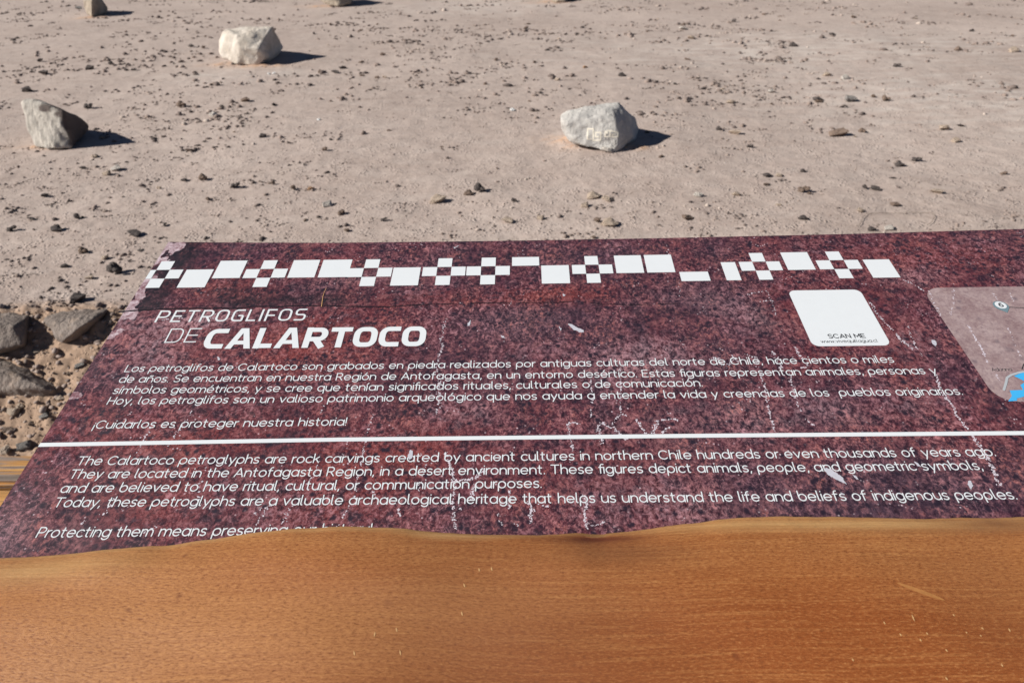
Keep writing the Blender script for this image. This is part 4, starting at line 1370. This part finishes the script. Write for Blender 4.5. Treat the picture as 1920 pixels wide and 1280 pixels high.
STONES = [  # px, py(centre), width px, colour
    (818, 373, 38, 'tan'), (440, 345, 26, 'dark'), (629, 133, 20, 'dark'), (400, 215, 22, 'pale'), (215, 315, 24, 'pale'), (199, 324, 20, 'tan'), (344, 333, 18, 'dark'), (383, 331, 28, 'brown'),
    (1142, 419, 36, 'tan'), (1014, 409, 18, 'tan'), (953, 413, 28, 'tan'), (1139, 374, 26, 'tan'), (1112, 368, 30, 'tan'), (1097, 385, 20, 'tan'), (1290, 409, 26, 'brown'), (1309, 368, 20, 'pale'), (1381, 365, 20, 'tan'),
    (1508, 357, 26, 'brown'), (1644, 352, 22, 'dark'), (1625, 352, 16, 'dark'), (1636, 427, 20, 'dark'), (1669, 424, 24, 'pale'), (1681, 380, 20, 'brown'), (1614, 394, 18, 'tan'), (1506, 411, 22, 'dark'), (1407, 275, 16, 'dark'),
    (1381, 247, 28, 'tan'), (1352, 242, 18, 'dark'), (1166, 141, 18, 'dark'), (1046, 149, 14, 'tan'), (1803, 235, 14, 'dark'), (1771, 239, 24, 'tan'), (1551, 138, 18, 'tan'), (1683, 123, 16, 'dark'), (1561, 66, 14, 'dark'),
    (961, 207, 13, 'white'), (1097, 126, 12, 'orange'), (964, 378, 14, 'dark'), (1320, 166, 14, 'dark'), (1665, 187, 22, 'brown'), (1798, 93, 18, 'brown'), (1901, 95, 24, 'tan'), (1282, 52, 18, 'pale'), (1296, 70, 18, 'tan'),
    (1487, 85, 18, 'dark'), (1596, 184, 30, 'grey'), (1535, 184, 22, 'dark'), (1370, 190, 18, 'tan'), (1447, 171, 18, 'pale'), (1585, 144, 20, 'pale'), (1575, 246, 40, 'brown'), (1623, 243, 22, 'brown'), (1689, 304, 22, 'dark'),
    (1721, 296, 20, 'dark'), (1439, 331, 20, 'dark'), (1461, 331, 16, 'tan'), (1506, 323, 15, 'dark'), (1793, 261, 20, 'tan'), (1760, 357, 26, 'tan'), (1139, 284, 32, 'pale'), (491, 256, 18, 'dark'), (165, 200, 22, 'dark'),
    (192, 258, 14, 'tan'), (550, 352, 20, 'brown'), (581, 351, 16, 'orange'), (613, 382, 26, 'pale'), (57, 407, 18, 'dark'), (144, 406, 22, 'dark'), (103, 428, 28, 'dark'), (21, 429, 22, 'dark'), (253, 438, 34, 'dark'), (344, 196, 26, 'brown'),
    (459, 188, 22, 'brown'), (82, 365, 20, 'dark'), (251, 129, 14, 'dark'), (210, 120, 18, 'dark'), (165, 127, 20, 'dark'), (598, 227, 9, 'white'), (155, 313, 14, 'dark'), (177, 292, 16, 'tan'), (48, 168, 26, 'dark'), (74, 113, 14, 'dark'),
    (82, 134, 24, 'dark'), (160, 471, 26, 'brown'), (120, 499, 18, 'dark'), (196, 484, 18, 'tan'), (168, 520, 22, 'tan'), (221, 510, 46, 'dark'), (143, 564, 34, 'dark'), (244, 491, 10, 'dark'), (263, 471, 12, 'dark'), (905, 357, 34, 'dark'), (878, 363, 22, 'brown'), (720, 413, 16, 'dark'),
    (148, 15, 16, 'grey'), (504, 138, 8, 'white'), (513, 137, 9, 'white'),
    (45, 838, 34, 'grey'), (14, 806, 24, 'brown'), (58, 797, 20, 'brown'), (82, 783, 24, 'grey'), (25, 775, 30, 'tan'), (148, 686, 22, 'grey'), (36, 760, 20, 'tan'), (110, 745, 20, 'tan'), (130, 700, 18, 'brown'), (70, 660, 16, 'tan'), (12, 850, 24, 'tan')]


def region(px, py):
    if py > 575: return 'on the bank left of the table'
    if py > 440: return 'beside the table top corner'
    if px < 320 and py < 240: return 'around the layered boulder'
    if px < 330: return 'between layered boulder and table corner'
    if px < 700 and py < 240: return 'near the cream boulder'
    if px < 760: return 'below the cream boulder'
    if py > 340 and px < 1230: return 'between carved boulder and table'
    if px < 1250: return 'around the carved boulder'
    if py > 290: return 'by the table edge, right side'
    if py > 130: return 'right of the carved boulder'
    return 'far off, upper right'


def size_word(w): return 'large' if w >= 30 else ('mid-sized' if w >= 18 else 'small')


groups = {}
for i, st in enumerate(STONES):
    groups.setdefault((size_word(st[2]), st[3], region(st[0], st[1])), []).append(i)
ORD = ['leftmost', 'second from left', 'third from left', 'fourth from left', 'fifth from left', 'sixth from left', 'seventh from left']
labels = {}
for (sz, colr, reg), ids in groups.items():
    ids.sort(key=lambda i: STONES[i][0])
    for n, i in enumerate(ids):
        base = f'{sz} {colr} stone {reg}'
        if len(ids) == 1: labels[i] = base
        else: labels[i] = f'{base}, {ORD[n] if n < len(ids) - 1 else "rightmost"} of them'
for i, (px, py, w, colr) in enumerate(STONES):
    hit, t = ground_hit(px, py + w * 0.18)
    size = w / F_PX * t * 1.02
    me = VAR[colr][i % 4]
    o = bpy.data.objects.new('stone', me)
    COL.objects.link(o)
    o.scale = (size, size * random.uniform(.75, 1.0), size * random.uniform(.75, 1.05))
    o.rotation_euler = (random.uniform(-.25, .25), random.uniform(-.25, .25), random.uniform(-.6, .6))
    o.location = (hit[0], hit[1] + size * .2, ground_z(hit[0], hit[1]) + size * .13)
    tag(o, labels[i], 'stone', 'loose stones on the desert floor')

# hand-sized soil clods, individually, and the crumbs and gravel that nobody could count
CLOD = [clod_mesh(200 + i, PM[c]) for i, c in enumerate(('dark', 'brown', 'dark', 'tan', 'brown', 'brown'))]
taken = [ground_hit(a, b)[0][:2] for a, b in ((1125, 250), (470, 95), (100, 240), (178, 15), (630, 0))]


def free(x, y):
    return all((x - p[0]) ** 2 + (y - p[1] - .2) ** 2 > .42 ** 2 for p in taken)


def density(x, y):
    d = 0.35 + 1.3 * max(-.2, mnoise.fractal(Vector((x * .55, y * .55, 31)), 1, 2, 3)) + 0.8 * max(0, mnoise.noise(Vector((x * 2.6, y * 2.6, 17))))
    if x > 0.35 * y: d *= .6
    if y < 4.4: d *= .8
    return d


n = 0
while n < 190:
    y = 2.75 + 8.5 * random.random() ** 1.0
    x = (random.random() * 2 - 1) * .82 * y
    if random.random() > density(x, y) or not free(x, y): continue
    s = (.018 + .034 * random.random() ** 2.0) * (1 + max(0, y - 5) * .12)
    o = bpy.data.objects.new('soil_clod', random.choice(CLOD))
    COL.objects.link(o)
    o.scale = (s * random.uniform(.9, 1.7), s, s * random.uniform(.8, 1.3))
    o.rotation_euler = (random.uniform(-.3, .3), random.uniform(-.3, .3), random.uniform(0, 6.28))
    o.location = (x, y, ground_z(x, y) + s * .12)
    tag(o, 'small crumbly clod of dried soil lying loose on the dusty desert floor', 'clod', 'soil clods scattered over the desert floor')
    n += 1


def mat_gravel():
    m = NT('gravel', .95, .15)
    t = m.attr('tone')
    c = m.ramp(t, [(0.0, (0.040, 0.034, 0.034)), (0.45, (0.10, 0.080, 0.073)), (0.62, (0.21, 0.162, 0.138)), (0.8, (0.36, 0.285, 0.245)), (0.95, (0.58, 0.50, 0.43))])
    m.color(m.mix(m.noise(90, 3, .6), c, m.mix(0.6, c, (0.3, 0.24, 0.21))))
    return m.m


def build_gravel():
    tmpl = []
    for k in range(7):
        bm = bmesh.new()
        bmesh.ops.create_icosphere(bm, subdivisions=1 if k == 0 else 1, radius=.5)
        rs = random.Random(k + 50)
        for v in bm.verts:
            v.co *= rs.uniform(.62, 1.12)
            v.co.z *= .6
        bm.verts.ensure_lookup_table()
        tmpl.append((np.array([v.co[:] for v in bm.verts]), np.array([[v.index for v in f.verts] for f in bm.faces])))
        bm.free()
    VV, FF, TT = [], [], []
    off = 0

    def add(x, y, s, tone, dz=.1):
        nonlocal off
        v, f = tmpl[random.randrange(7)]
        a = random.uniform(0, 6.28)
        ca, sa = math.cos(a), math.sin(a)
        ex = random.uniform(.8, 1.8)
        q = v * np.array([s * ex, s, s * random.uniform(.7, 1.4)])
        q = np.stack([q[:, 0] * ca - q[:, 1] * sa + x, q[:, 0] * sa + q[:, 1] * ca + y, q[:, 2] + ground_z(x, y) + s * dz], 1)
        VV.append(q); FF.append(f + off); TT.append(np.full(len(v), tone))
        off += len(v)
    n = 0
    while n < 17500:
        y = 2.62 + 17.5 * random.random() ** 1.3
        x = (random.random() * 2 - 1) * .88 * y
        d = density(x, y)
        if random.random() > d * .8 or not free(x, y): continue
        s = .005 + .013 * random.random() ** 1.8 + (.026 * random.random() ** 5)
        if y > 4.6: s *= 1.0 + min(1.0, (y - 4.6) * .42) + max(0, y - 8) * .035
        # clods come in small loose clusters
        k = 1 if random.random() < .55 else random.randint(3, 10)
        tone = random.choice((.1, .3, .45, .5, .55, .6, .62, .66, .7, .75, .8, .93)) * random.uniform(.8, 1.05)
        for i in range(k):
            r = 0 if i == 0 else s * random.uniform(1.0, 4.0)
            a = random.uniform(0, 6.28)
            add(x + r * math.cos(a), y + r * math.sin(a) * .8, s * (1 if i == 0 else random.uniform(.35, .9)), min(1, tone * random.uniform(.8, 1.15)))
            n += 1
    # small crumbs of the soil itself on the near ground
    for _ in range(9000):
        y = 2.65 + 4.5 * random.random() ** 1.2
        x = (random.random() * 2 - 1) * .88 * y
        if random.random() > .25 + mnoise.noise(Vector((x * 1.3, y * 1.3, 44))) + .5 * mnoise.noise(Vector((x * 5, y * 5, 12))): continue
        add(x, y, .005 + .010 * random.random() ** 2, random.choice((.62, .68, .72, .76, .8, .84)))
    # crumbs on the bank
    for _ in range(4200):
        y = 1.85 + .78 * random.random()
        x = -2.6 + 2.4 * random.random()
        s = .004 + .030 * random.random() ** 4
        add(x, y, s, random.choice((.55, .66, .7, .72, .74, .76, .78, .8, .82, .84)))
    # disturbed soil in front of the boulders
    for c, rx, ry, num in (((1075, 264), .20, .06, 70), ((1125, 279), .22, .04, 70), ((1195, 281), .14, .035, 40), ((440, 123), .35, .10, 60), ((495, 124), .3, .10, 50), ((80, 277), .2, .04, 40)):
        p = ground_hit(*c)[0]
        for _ in range(num):
            add(p[0] + random.gauss(0, rx * .6), p[1] + random.gauss(0, ry * .7), .008 + .022 * random.random() ** 2, random.choice((.8, .84, .88)))
    V = np.concatenate(VV); F = np.concatenate(FF); T = np.concatenate(TT)
    me = bpy.data.meshes.new('gravel')
    me.vertices.add(len(V)); me.loops.add(F.size); me.polygons.add(len(F))
    me.vertices.foreach_set('co', V.ravel()); me.loops.foreach_set('vertex_index', F.ravel())
    me.polygons.foreach_set('loop_start', np.arange(0, F.size, 3)); me.polygons.foreach_set('loop_total', np.full(len(F), 3))
    me.update(calc_edges=True)
    at = me.attributes.new('tone', 'FLOAT', 'POINT')
    at.data.foreach_set('value', T)
    o = link('gravel', me, mat_gravel())
    tag(o, 'fine dark and tan gravel and soil crumbs strewn over the desert floor', 'gravel', kind='stuff')


build_gravel()

# ------------------------------------------------------------------ a dry twig lying by the table edge
V, F = [], []
tw = [(1609, 426), (1617, 410), (1625, 402), (1660, 399), (1700, 400), (1745, 399), (1752, 406), (1748, 416), (1738, 424)]
T3 = []
for q in tw:
    p = ground_hit(*q)[0]
    T3.append(Vector((p[0], p[1], ground_z(p[0], p[1]) + .008)))
pts = []
for i in range(len(T3) - 1):
    for k in range(6):
        q = T3[i].lerp(T3[i + 1], k / 6)
        pts.append(q + Vector((.012 * mnoise.noise(q * 9), .022 * mnoise.noise(q * 7 + Vector((3, 1, 2))), .004 * mnoise.noise(q * 25))))
base = T3[4].copy()
for i, p in enumerate(pts):
    d = (pts[min(i + 1, len(pts) - 1)] - pts[max(i - 1, 0)]).normalized()
    a = d.cross(Vector((0, 0, 1))).normalized()
    u2 = a.cross(d)
    for k in range(5):
        an = k * 2 * math.pi / 5
        V.append(p + (a * math.cos(an) + u2 * math.sin(an)) * .0013 - base)
for i in range(len(pts) - 1):
    for k in range(5):
        F.append((i * 5 + k, i * 5 + (k + 1) % 5, i * 5 + 5 + (k + 1) % 5, i * 5 + 5 + k))
o = link('dry_twig', mesh_from(V, F), plain('dry_twig', (0.25, 0.20, 0.16), .9, .2), smooth=True)
o.location = base
tag(o, 'thin bent dry twig on the ground just beyond the right part of the table', 'twig')
